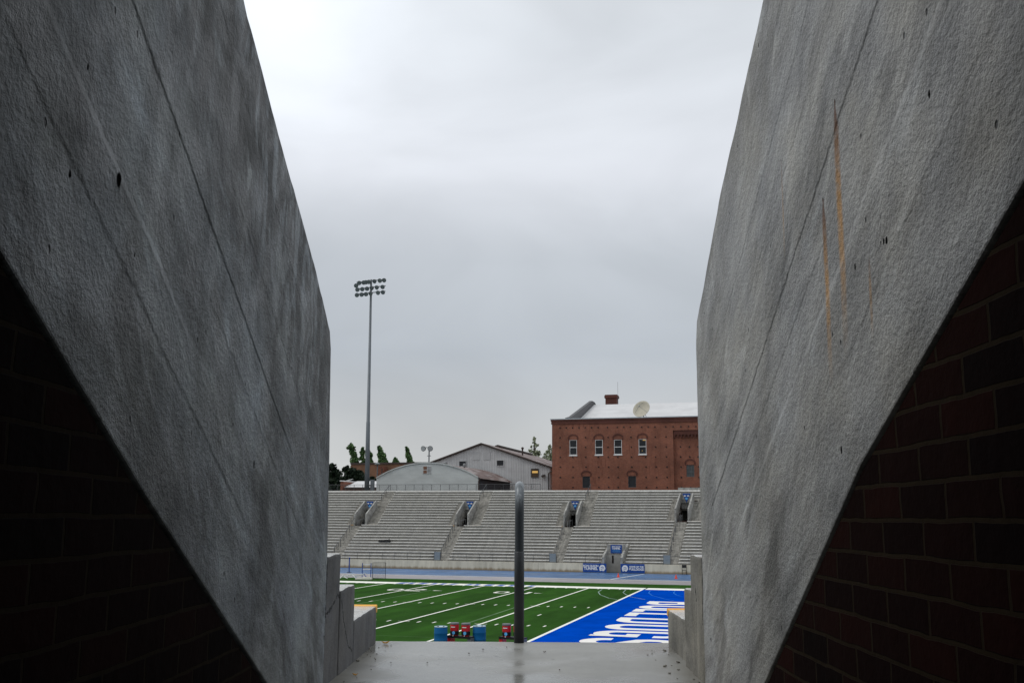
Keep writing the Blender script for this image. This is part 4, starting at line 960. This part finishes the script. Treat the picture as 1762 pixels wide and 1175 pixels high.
b = MB(); zp = at(590, 828, HY).z; b.box(g0.x-.1, g1.x-.99, HY-.1, HY+9, zp+.001, zp+.16); b.prism([(g1.x-.98, zp), (pk.x, pk.z), (pk.x+.25, pk.z-.02), (g1.x-.55, zp-.05)], 'y', HY-.05, HY+.09); b.build('gable_trim', m_wframe, hs)
b = MB(); b.box(g1.x-.6, e1.x+.35, HY-.05, HY+.099, rz0-.28, rz0-.003); b.build('eave_fascia', m_trim, hs)

# ------------------------------------------------------------------ light poles
lp0 = at(632, 842, 46); lp1 = at(638.2, 484, 46); H = lp1.z-8.5
m_pole = simple('pole_galvanised', (.13, .145, .16), .5, .12, 1, metal=.3, spec=.4); m_flood = simple('floodlight_grey', (.10, .105, .11), .5, .2, 3, spec=.4); m_lens = simple('floodlight_lens', (.14, .17, .17), .3, .2, 2, spec=.5)
fp = thing('floodlight_pole', 'very tall grey stadium floodlight mast left of the halls', 'light pole', (lp0.x-.05, 46, 8.5), 0)
b = MB(); b.tube([(0, 0, 0), (-.12, 0, H*.34), (-.12, 0, H*.341), (-.32, 0, H+.25)], [.36, .28, .25, .14], 16); b.build('pole', m_pole, fp, smooth=True)
b = MB(); b.box(.56, 1.05, -.2, .2, .2, 2.5); b.box(.25, .56, -.06, .06, 1.6, 1.75); b.build('control_box', m_pole, fp)
fac = Vector((-.10, -1, 0)).normalized(); rx = Vector((1, .15, 0)).normalized()
for r_i, (zz, y0, offs) in enumerate(((H+.05, 0, (-2.15, -1.72, -1.02, -.7, -.28, .62, 1.42, 2.05)), (H-.92, 0, (-1.95, -1.2, -.5, .25, 1.0, 1.85)), (H-1.72, 0, (-2.0, -1.3, -.62, .1, 1.2, 1.92)))):
    b = MB(); b.bar(Vector((-.3, 0, zz))-rx*2.2-Vector((0, 0, .18)), Vector((-.3, 0, zz))+rx*2.15+Vector((0, 0, .18)), .10); b.build('crossarm', m_flood, fp)
    for o_ in offs:
        c0 = Vector((-.3, 0, zz)) + rx*o_ + Vector((0, -.25, -.16+o_*.085)); 
        if r_i == 0 and o_ == -2.15: c0.z -= .35
        aim = (Vector((.55 if o_ < 0 else -.25, -1, -.62)) + Vector((random.uniform(-.25, .25), 0, random.uniform(-.15, .1)))).normalized()
        b = MB(); b.tube([c0-aim*.28, c0-aim*.2, c0+aim*.05, c0+aim*.16], [.10, .20, .32, .33], 14); fl_ = b.build('floodlight', m_flood, fp, smooth=False)
        b = MB(); b.tube([c0+aim*.161, c0+aim*.17], .30, 14); b.build('lens', m_lens, fl_)
# small twin floodlight
s0 = at(738, 798, 72); s1 = at(738, 771, 72)
tp = thing('twin_floodlight', 'short pole with two round floodlights above the curved hall', 'light pole', (s0.x, 72, 9))
b = MB(); b.tube([(0, 0, 0), (0, 0, s1.z-9)], .11, 8); b.tube([(-1.0, 0, s1.z-9.3), (-.55, 0, s1.z-8.85), (.2, 0, s1.z-8.9)], .06, 6); b.box(-.3, .3, -.1, .1, s1.z-10.3, s1.z-10.2); b.build('pole', m_pole, tp)
for sx, dx in ((-.95, -.3), (.25, .2)):
    c0 = Vector((sx, -.1, s1.z-9.05)); aim = Vector((dx, -1, -.2)).normalized(); b = MB(); b.tube([c0-aim*.3, c0-aim*.15, c0+aim*.15], [.15, .38, .46], 14); fl_ = b.build('floodlight', m_flood, tp); b = MB(); b.tube([c0+aim*.151, c0+aim*.16], .40, 14); b.build('lens', simple('lens_pale', (.35, .38, .39), .3, .2), fl_)
s0 = at(649.5, 800, 108); b = MB(); tq = thing('roof_pole', 'thin pale pole in front of the brown brick building', 'pole', (s0.x, 108, 6)); b.tube([(0, 0, 0), (0, 0, s0.z-6)], .12, 8); b.build('pole', m_pole, tq); b = MB(); b.lathe((0, 0, s0.z-6), [(.2, 0), (.55, .1), (.55, .35), (.2, .5)], 12); b.build('lamp_head', m_lens, tq)

# ------------------------------------------------------------------ trees
def leaf_mat(name, c1, c2):
    k = N(name); a = k.noise(k.obj(), 1.1, 3, .6); b2 = k.noise(k.obj(), 5, 2)
    c = k.mix(k.rng(a, .35, .65), c1, c2); f = k.rng(b2, .25, .75, .7, 1.3); k.fin(k.mix(1, c, k.comb(f, f, f), 'MULTIPLY'), .6, spec=.2)
    return k.m
m_leaf1 = leaf_mat('poplar_leaves', (.055, .115, .045), (.12, .20, .075)); m_leaf2 = leaf_mat('dark_needles', (.008, .017, .010), (.024, .040, .020)); m_leaf3 = leaf_mat('pale_leaves', (.22, .25, .16), (.32, .35, .24))
m_bark = simple('bark', (.07, .055, .045), .9, .3, 4)
def tree(name, label, base, blobs, nleaf, size, mat, trunk_r, group=None, limbs=True):
    """base point, blobs = [(dx, dy, z, rx, ry, rz, lean)] relative to base"""
    t = thing(name, label, 'tree', base, group=group); b = MB(); zt = max(q[2] for q in blobs); top_ = max(blobs, key=lambda q: q[2])
    b.tube([(0, 0, 0), (top_[0]*.2, 0, zt*.4), (top_[0]*.6, top_[1]*.6, zt*.75), (top_[0], top_[1], zt)], [trunk_r, trunk_r*.8, trunk_r*.5, trunk_r*.15], 8)
    for q in blobs: 
        if limbs: b.tube([(q[0]*.2, q[1]*.2, max(.5, q[2]-q[5]*1.4)), (q[0]*.7, q[1]*.7, q[2]-q[5]*.3), (q[0]+q[3]*.3, q[1], q[2]+q[5]*.3)], [trunk_r*.4, trunk_r*.25, .02], 5)
    b.build('trunk', m_bark, t)
    c = MB(); tot = sum(q[3]*q[5] for q in blobs)
    for q in blobs:
        n_ = int(nleaf*q[3]*q[5]/tot)
        cl = [Vector((random.gauss(0, .48), random.gauss(0, .48), random.gauss(0, .5))) for _ in range(max(6, n_//14))]
        for _ in range(n_):
            v = random.choice(cl) + Vector((random.gauss(0, .22), random.gauss(0, .22), random.gauss(0, .19)))
            if v.length > 1.25: v *= 1.1/v.length
            tw_ = max(.12, 1-.5*max(-.4, v.z)); p = Vector((q[0]+v.x*q[3]*tw_+q[6]*v.z*q[5], q[1]+v.y*q[4]*tw_, q[2]+v.z*q[5]))
            s_ = size*random.uniform(.5, 1.3); a_ = Vector((random.gauss(0, 1), random.gauss(0, 1), random.gauss(0, 1))).normalized(); u_ = a_.orthogonal().normalized()*s_; w_2 = a_.cross(u_)*.6
            c.quad(p-u_, p+w_2, p+u_*.9, p-w_2)
    c.build('crown', mat, t)
def tp_(px, py, Y, Zb=3): p = at(px, py, Y); return Vector((p.x, Y, Zb)), p.z-Zb
PXM = lambda Y: (Y-CAM.y)/1690   # metres per photo pixel near the picture's middle
def tree_px(name, label, px, Y, blobs, nleaf, size, mat, tr, group=None):
    """blobs given as photo pixels (x, y, rx, ry, lean)"""
    p0 = at(px, 842, Y); base = Vector((p0.x, Y, 2)); m = PXM(Y); L = []
    for x, y, rx_, ry_, le in blobs:
        q = at(x, y, Y); L.append((q.x-base.x, random.uniform(-1, 1)*rx_*m*.3, q.z-base.z, rx_*m, rx_*m, ry_*m, le))
    tree(name, label, base, L, nleaf, size, mat, tr, group)
g_ = 'poplars behind the brown brick building'
tree_px('poplar_tree', 'wind-bent poplar with a ragged top left of the tall light mast', 612, 145, [(604, 768, 6, 5, 0), (601, 770, 5, 3, 0), (607, 778, 5, 8, -.3), (610, 790, 6, 9, -.1), (612, 803, 9, 9, 0)], 3600, .33, m_leaf1, .5, g_)
tree_px('poplar_tree', 'forked poplar partly hidden behind the tall light mast', 632, 145, [(624, 776, 3.5, 6, 0), (623, 786, 3.5, 6, .2), (627, 796, 5, 6, 0), (634, 780, 5, 9, -.3), (636, 795, 6, 9, -.2)], 3200, .33, m_leaf1, .5, g_)
tree_px('poplar_tree', 'tall bushy poplar just right of the light mast', 658, 145, [(654, 772, 3.5, 6, -.3), (656, 781, 6, 8, -.3), (659, 792, 7, 9, -.2), (661, 801, 8, 6, 0)], 3600, .33, m_leaf1, .5, g_)
tree_px('poplar_tree', 'shortest poplar tip showing over the brown brick wall', 681, 145, [(680, 791, 3, 4, -.2), (681, 797, 6, 6, 0)], 1500, .33, m_leaf1, .4, g_)
tree_px('poplar_tree', 'slender leaning poplar nearest the small twin floodlight', 706, 145, [(701, 774, 2.5, 5, -.4), (703, 784, 4, 8, -.4), (706, 796, 5.5, 8, -.3)], 2800, .33, m_leaf1, .5, g_)
tree_px('evergreen_tree', 'dark evergreen at the left beside the concrete wall', 570, 95, [(571, 803, 9, 6, 0), (577, 815, 10, 7, 0), (570, 826, 14, 10, 0), (580, 830, 12, 9, 0), (572, 840, 16, 8, 0), (582, 846, 12, 8, 0), (562, 812, 10, 10, 0)], 3800, .38, m_leaf2, .5)
tree_px('evergreen_tree', 'broad dark evergreen in front of the brown brick wall', 607, 90, [(596, 808, 7, 6, 0), (607, 812, 10, 7, 0), (615, 818, 12, 8, 0), (600, 824, 14, 8, 0), (596, 838, 14, 8, 0), (590, 830, 9, 8, 0), (625, 826, 10, 6, 0)], 3800, .36, m_leaf2, .5)
tree_px('evergreen_tree', 'low dark evergreen tuft right of the light mast base', 642, 92, [(640, 826, 8, 5, 0), (646, 829, 6, 4, 0)], 900, .34, m_leaf2, .3)
tree_px('budding_tree', 'thin pale budding tree rising behind the gabled hall', 921, 125, [(919, 757, 3.5, 5, 0), (920, 766, 6, 6, 0), (917, 775, 8, 5, 0), (923, 780, 9, 6, 0), (921, 790, 11, 8, 0)], 620, .30, m_leaf3, .28)
tree_px('budding_tree', 'pale budding tree half hidden by the brick building corner', 945, 125, [(946, 770, 5, 5, 0), (944, 780, 8, 6, 0), (942, 790, 10, 7, 0), (950, 785, 7, 9, 0)], 620, .30, m_leaf3, .28)

# ------------------------------------------------------------------ near portal (frame: x lateral, y ahead, z above the eye)
FL = -.81
k = N('wet_floor_concrete'); o = k.sep(); d, z = o[0], o[1]; P = k.obj()
a = k.noise(P, 1.6, 4, .6); b2 = k.noise(P, 9, 4, .65); c3 = k.noise(P, 60, 3, .6)
f = k.math('ADD', k.math('ADD', k.rng(a, .3, .7, .86, 1.1), k.math('MULTIPLY', k.math('SUBTRACT', b2, .5), .3)), k.math('MULTIPLY', k.math('SUBTRACT', c3, .5), .35))
c = k.mix(1, (.25, .248, .23), k.comb(f, f, f), 'MULTIPLY')
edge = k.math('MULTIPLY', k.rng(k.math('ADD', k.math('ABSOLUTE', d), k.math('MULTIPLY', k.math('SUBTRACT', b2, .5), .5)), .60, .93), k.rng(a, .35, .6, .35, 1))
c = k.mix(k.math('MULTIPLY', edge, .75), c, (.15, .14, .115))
vo = k.n('ShaderNodeTexVoronoi', feature='F1'); k.l(k.map(P, (9, 6, 1)), vo.inputs['Vector']); vo.inputs['Scale'].default_value = 1
sp = k.math('MULTIPLY', k.rng(vo.outputs['Distance'], .06, .16, 1, 0), k.rng(k.sep(vo.outputs['Color'])[0], .78, .8))
c = k.mix(k.math('MULTIPLY', sp, .7), c, (.06, .055, .05))
wetm = k.rng(k.noise(P, 1.1, 3, .5), .38, .62)
m_floor = k.fin(c, k.rng(wetm, 0, 1, .14, .45), k.bump(k.math('ADD', b2, k.math('MULTIPLY', c3, .5)), .12, .01), spec=.5)
def jag(poly, amp=.006, step=.06, fix=()):
    """walk a polygon, adding small irregularities of cast concrete along its edges"""
    r = []; n = len(poly)
    for i in range(n):
        a_, b_ = Vector(poly[i]), Vector(poly[(i+1) % n]); L = (b_-a_).length; m_ = max(1, int(L/step))
        nn = Vector((-(b_-a_).y, (b_-a_).x)).normalized()
        for q in range(m_):
            p = a_.lerp(b_, q/m_)
            if i not in fix: p = p + nn*(noise.noise(Vector((p.x*5, p.y*5, 3.1)))*amp*1.6 + noise.noise(Vector((p.x*19, p.y*19, 7.7)))*amp)
            r.append((p.x, p.y))
    return r
Lpoly = [(5.02, FL-.3), (5.01, -.18), (4.95, .45), (4.905, .82), (4.86, .905), (4.49, 1.105), (3.678, 1.455), (3.127, 1.715), (.5, 2.94), (-.6, 2.94), (-.6, 1.6), (.6, 1.03), (1.737, .468), (2.527, .054), (3.895, -.611), (4.28, FL-.02), (4.28, FL-.3)]
Rpoly = [(5.18, FL-.3), (5.175, -.18), (5.19, .45), (5.185, .90), (5.14, 1.01), (4.443, 1.486), (3.556, 1.955), (.5, 3.75), (-.6, 3.75), (-.6, 1.75), (.6, 1.18), (1.773, .617), (2.748, .146), (3.943, -.607), (4.28, FL-.02), (4.28, FL-.3)]
m_wl = portal_concrete('left_portal_concrete', (.168, .186, .202), .5, [(2.33, .75, .6, 3.9, .35), (1.90, -.6, .3, 2.6, 1.0), (1.72, .4, 1.2, 3.6, .8), (2.62, .25, 2.6, 4.4, .9), (3.0, .25, .4, 4, 1.2), (2.12, .25, 2.6, 4.4, .6)], weather=(2.3, 2.9, (.024, .023, .021)), streak=1.35, blotch=1.1, holes=[(2.227, .766, .017), (1.98, .697, .011), (2.02, .95, .007), (2.35, .62, .006), (3.55, .18, .009)], sheen=(.42, .68, .5), damp_glint=(.85, None, .75),
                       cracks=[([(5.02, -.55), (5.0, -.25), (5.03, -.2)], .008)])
m_wr = portal_concrete('right_portal_concrete', (.285, .287, .285), .52, [(2.59, .6, 1.2, 4.8, .5), (2.2, -.4, .8, 4.2, .9), (1.92, .25, .2, 2.6, .8), (3.2, .3, 1, 4, .5), (2.95, .22, 1, 3.5, .7), (2.38, .3, 2.4, 4.4, .8)], weather=(3.2, 4.2, (.17, .165, .155)), streak=.9, blotch=.28, holes=[(2.795, 1.213, .006), (2.952, .963, .006), (2.48, .70, .007), (2.5, .70, .006), (2.46, .695, .006), (2.7, .69, .006), (2.9, .2, .009), (2.15, .95, .007)], sheen=(.5, .75, .35), damp_glint=(.65, .3, .4),
                       stains=[(2.797, 1.215, .42, .030, 1.0, .02), (2.952, .965, .36, .024, .95, .015), (2.593, .685, .45, .010, .6, .01), (3.40, 1.25, .85, .010, .4, .02)])
pw = thing('portal_parapet', 'dark weathered concrete portal wall on the left', 'wall', mw=PM, group='concrete walls of the near portal')
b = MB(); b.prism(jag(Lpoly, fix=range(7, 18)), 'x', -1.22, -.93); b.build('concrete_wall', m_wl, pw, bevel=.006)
pw = thing('portal_parapet', 'lighter concrete portal wall with rust stains on the right', 'wall', mw=PM, group='concrete walls of the near portal')
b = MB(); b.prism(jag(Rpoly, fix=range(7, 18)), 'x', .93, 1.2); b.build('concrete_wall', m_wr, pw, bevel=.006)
m_nbrick = [brick_mat('shaded_portal_brick', tuple(v*q for v in (.021, .0045, .0026)), tuple(v*q for v in (.004, .0014, .0011)), tuple(v*q for v in (.032, .022, .012)), 0.0865, .262, .0065, .9, 'yz', rough=.95, spec=.04) for q in (.45, .72)]  # two darkened copies, shade put into the brick colour, left one deepest
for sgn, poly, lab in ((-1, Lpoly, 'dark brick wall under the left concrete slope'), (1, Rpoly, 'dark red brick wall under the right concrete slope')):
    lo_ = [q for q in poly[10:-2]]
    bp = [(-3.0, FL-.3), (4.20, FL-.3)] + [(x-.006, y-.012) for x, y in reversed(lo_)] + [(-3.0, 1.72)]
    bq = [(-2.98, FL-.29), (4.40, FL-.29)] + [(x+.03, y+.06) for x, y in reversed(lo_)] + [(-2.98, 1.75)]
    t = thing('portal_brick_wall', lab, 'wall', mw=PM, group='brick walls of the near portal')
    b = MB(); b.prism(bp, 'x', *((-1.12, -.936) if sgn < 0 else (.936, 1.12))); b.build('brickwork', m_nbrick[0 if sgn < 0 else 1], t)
    b = MB(); b.prism(bq, 'x', *((-1.2, -1.121) if sgn < 0 else (1.121, 1.19))); b.build('backing', m_dark, t)  # dark filler added behind the open joint to keep light out
fl_ = MB(); lipn = 22
front = [(-1.3+2.6*i/lipn, 6.92+.012*noise.noise(Vector((i*.7, 1, 2)))) for i in range(lipn+1)]
fl_.prism([(-1.3, -3.0)] + front + [(1.3, -3.0)][::1], 'z', FL-.25, FL)
o = fl_.build('portal_floor', m_floor, mw=PM, bevel=.01); tag(o, kind='structure')
# unseen slab, header and back wall added behind the camera to dim the brick
m_slab = simple('slab_concrete', (.16, .16, .155), .85, .15, 2)
b = MB(); b.box(-.945, .925, -.348, 1.62, 1.32, 1.60); b.box(-1.22, 1.2, -3.0, -.65, 1.72, 1.95); b.box(-1.22, 1.2, -3.2, -3.001, FL-.25, 1.95); b.box(-.949, .929, -.649, -.35, 1.62, 2.9)
o = b.build('added_shade_slab', m_slab, mw=PM); tag(o, 'unseen concrete slab added over the passage to shade the portal brick', 'shading slab')
# stepped seating ends beside the portal mouth
m_stepL = portal_concrete('left_step_concrete', (.125, .125, .13), .1, [], weather=None, streak=.3, wet_glare_top=1.0, bumpk=.6, cracks=[([(5.05, -.19), (5.03, -.42), (5.06, -.50)], .007), ([(5.0, -.47), (5.16, -.46), (5.36, -.40), (5.45, -.42)], .008), ([(5.45, -.42), (5.55, -.55), (5.72, -.70), (5.86, -.74)], .006)])
m_stepR = portal_concrete('right_step_concrete', (.20, .192, .17), .1, [], weather=None, streak=.3, wet_glare_top=1.0, bumpk=.6, cracks=[([(5.21, -.19), (5.2, -.35), (5.23, -.52)], .009), ([(5.42, -.36), (5.40, -.42)], .007)])
for sgn, mat, lat, segs, lab in ((-1, m_stepL, (.935, .93, .928), ((5.025, 5.43, -.187), (5.431, 5.90, -.378), (5.901, 6.82, -.575)), 'cracked stepped concrete seating end at the left of the portal mouth'),
                                 (1, m_stepR, (.935, .945, .975), ((5.19, 5.57, -.190), (5.571, 5.86, -.385), (5.861, 6.72, -.578)), 'stepped concrete seating end at the right of the portal mouth')):
    t = thing('stepped_seating_end', lab, 'seating step', mw=PM, group='stepped seating ends')
    for i, (y0, y1, zt) in enumerate(segs):
        b = MB(); xa, xb = sorted((sgn*lat[i], sgn*3.4)); pr = [(y0, FL-.26), (y0, zt), (y1, zt), (y1, FL-.26)]
        b.prism(jag(pr, .004, .05, (3,)), 'x', xa, xb); st_ = b.build('concrete_step', mat, t, bevel=.014)
        if i == 2:
            b = MB(); r_ = .022; xa2, xb2 = sorted((sgn*lat[i], sgn*3.4)); b.tube([(xa2 - (.004 if sgn > 0 else 0), y1-.022, zt-.016), (xb2 + (.004 if sgn < 0 else 0), y1-.022, zt-.016)], .026, 12); b.build('yellow_nosing', m_nose, st_)
# near stand surface either side and in front (seen only from the side)
b = MB()
for sgn in (-1, 1):
    for i in range(12):
        xa, xb = sorted((sgn*1.25, sgn*9)); y1 = 4.9-i*.43; b.box(xa, xb, y1-.43, y1, .0+i*.2-1.2, i*.2-.185)
for i in range(16):
    y0 = 6.95+i*.66; b.box(-9, 9, y0, y0+.66, FL-.36-i*.31-.4, FL-.30-i*.31)
o = b.build('near_stand', m_stand, mw=PM); tag(o, 'grey stepped concrete stand around the near portal', 'stadium stand')
# handrail post
k = N('worn_pipe_paint'); o = k.sep(); P = k.obj(); nz = k.noise(k.map(P, (20, 20, 5)), 1, 4, .6)
worn = k.rng(k.math('ADD', o[2], k.math('MULTIPLY', k.math('SUBTRACT', nz, .5), .5)), .80, 1.10); c = k.mix(worn, (.026, .032, .037), (.19, .21, .225)); c = k.mix(k.rng(nz, .58, .7), c, (.42, .44, .45)) if False else k.mix(k.math('MULTIPLY', k.rng(nz, .58, .70), worn), c, (.42, .44, .45))
m_pipe = k.fin(c, .38, k.bump(nz, .15, .005), .25, .5)
hp = thing('rail_post', 'round galvanised handrail post standing in the middle of the portal mouth', 'post', mw=PM @ Matrix.Translation((.012, 6.87, FL)))
b = MB(); pts = [(0, 0, .002), (0, 0, .60), (0, 0, .90)] + [(0, .12-.12*math.cos(R(a_)), .92+.11*math.sin(R(a_))) for a_ in range(15, 121, 15)] + [(0, .9, .74), (0, 3.4, -.42)]
b.tube(pts, .0305, 20); b.build('bent_pipe', m_pipe, hp, smooth=True)
b = MB(); b.tube([(0, 0, 0), (0, 0, .585), (0, 0, .59)], [.0335, .0335, .031], 20); b.build('sleeve', simple('sleeve_dark', (.028, .031, .034), .4, .25, 8, metal=.25, spec=.5), hp, smooth=True)
b = MB(); b.tube([(0, 3.38, -1.6), (0, 3.38, -.42)], .0305, 12); b.build('lower_post', m_pipe, hp)
# debris on the floor
m_yl = simple('yellow_leaf', (.55, .27, .02), .6, .2, 20); m_bl = simple('brown_leaf', (.06, .04, .025), .7, .3, 20); m_cr = simple('concrete_crumb', (.20, .19, .165), .9, .2, 20)
def leaf(x, y, s_, mat, lab, grp=None):
    b = MB(); b.prism([(-s_, 0), (-s_*.4, s_*.5), (s_*.5, s_*.45), (s_, 0), (s_*.3, -s_*.5), (-s_*.5, -s_*.4)], 'z', 0, .003); b.v = [(a_, c_, z_+.6*s_*abs(a_/s_)**2) for a_, c_, z_ in b.v]
    o = b.build('fallen_leaf', mat); o.matrix_world = PM @ Matrix.Translation((x, y, FL+.003)) @ Matrix.Rotation(random.uniform(0, 6), 4, 'Z'); tag(o, lab, 'leaf', grp)
leaf(-.855, 6.75, .026, m_yl, 'curled yellow leaf on the floor lip at the left')
leaf(-.84, 5.42, .014, m_yl, 'tiny yellow leaf low on the left of the floor')
for q in range(9):
    x = random.uniform(-.9, .9); y = random.uniform(5.3, 6.7); leaf(x, y, random.uniform(.003, .009), m_bl, 'dark brown leaf scrap on the wet portal floor', 'leaf scraps on the portal floor')
for q in range(30):
    sgn = -1 if q % 2 else 1; x = sgn*random.uniform(.80, .93); y = random.uniform(5.2, 6.75); s_ = random.choice((.003,.003,.004,.005,.007,.010)); b = MB(); b.obox((0, 0, s_*.35), (s_, 0, random.uniform(-.3, .3)*s_), (0, s_*.7, 0), (0, 0, s_*.4))
    o = b.build('concrete_crumb', m_cr, bevel=s_*.2, seg=1); o.matrix_world = PM @ Matrix.Translation((x, y, FL+.002)) @ Matrix.Rotation(random.uniform(0, 6), 4, 'Z'); tag(o, 'broken concrete crumb at the foot of the portal walls', 'rubble', 'concrete crumbs on the portal floor')
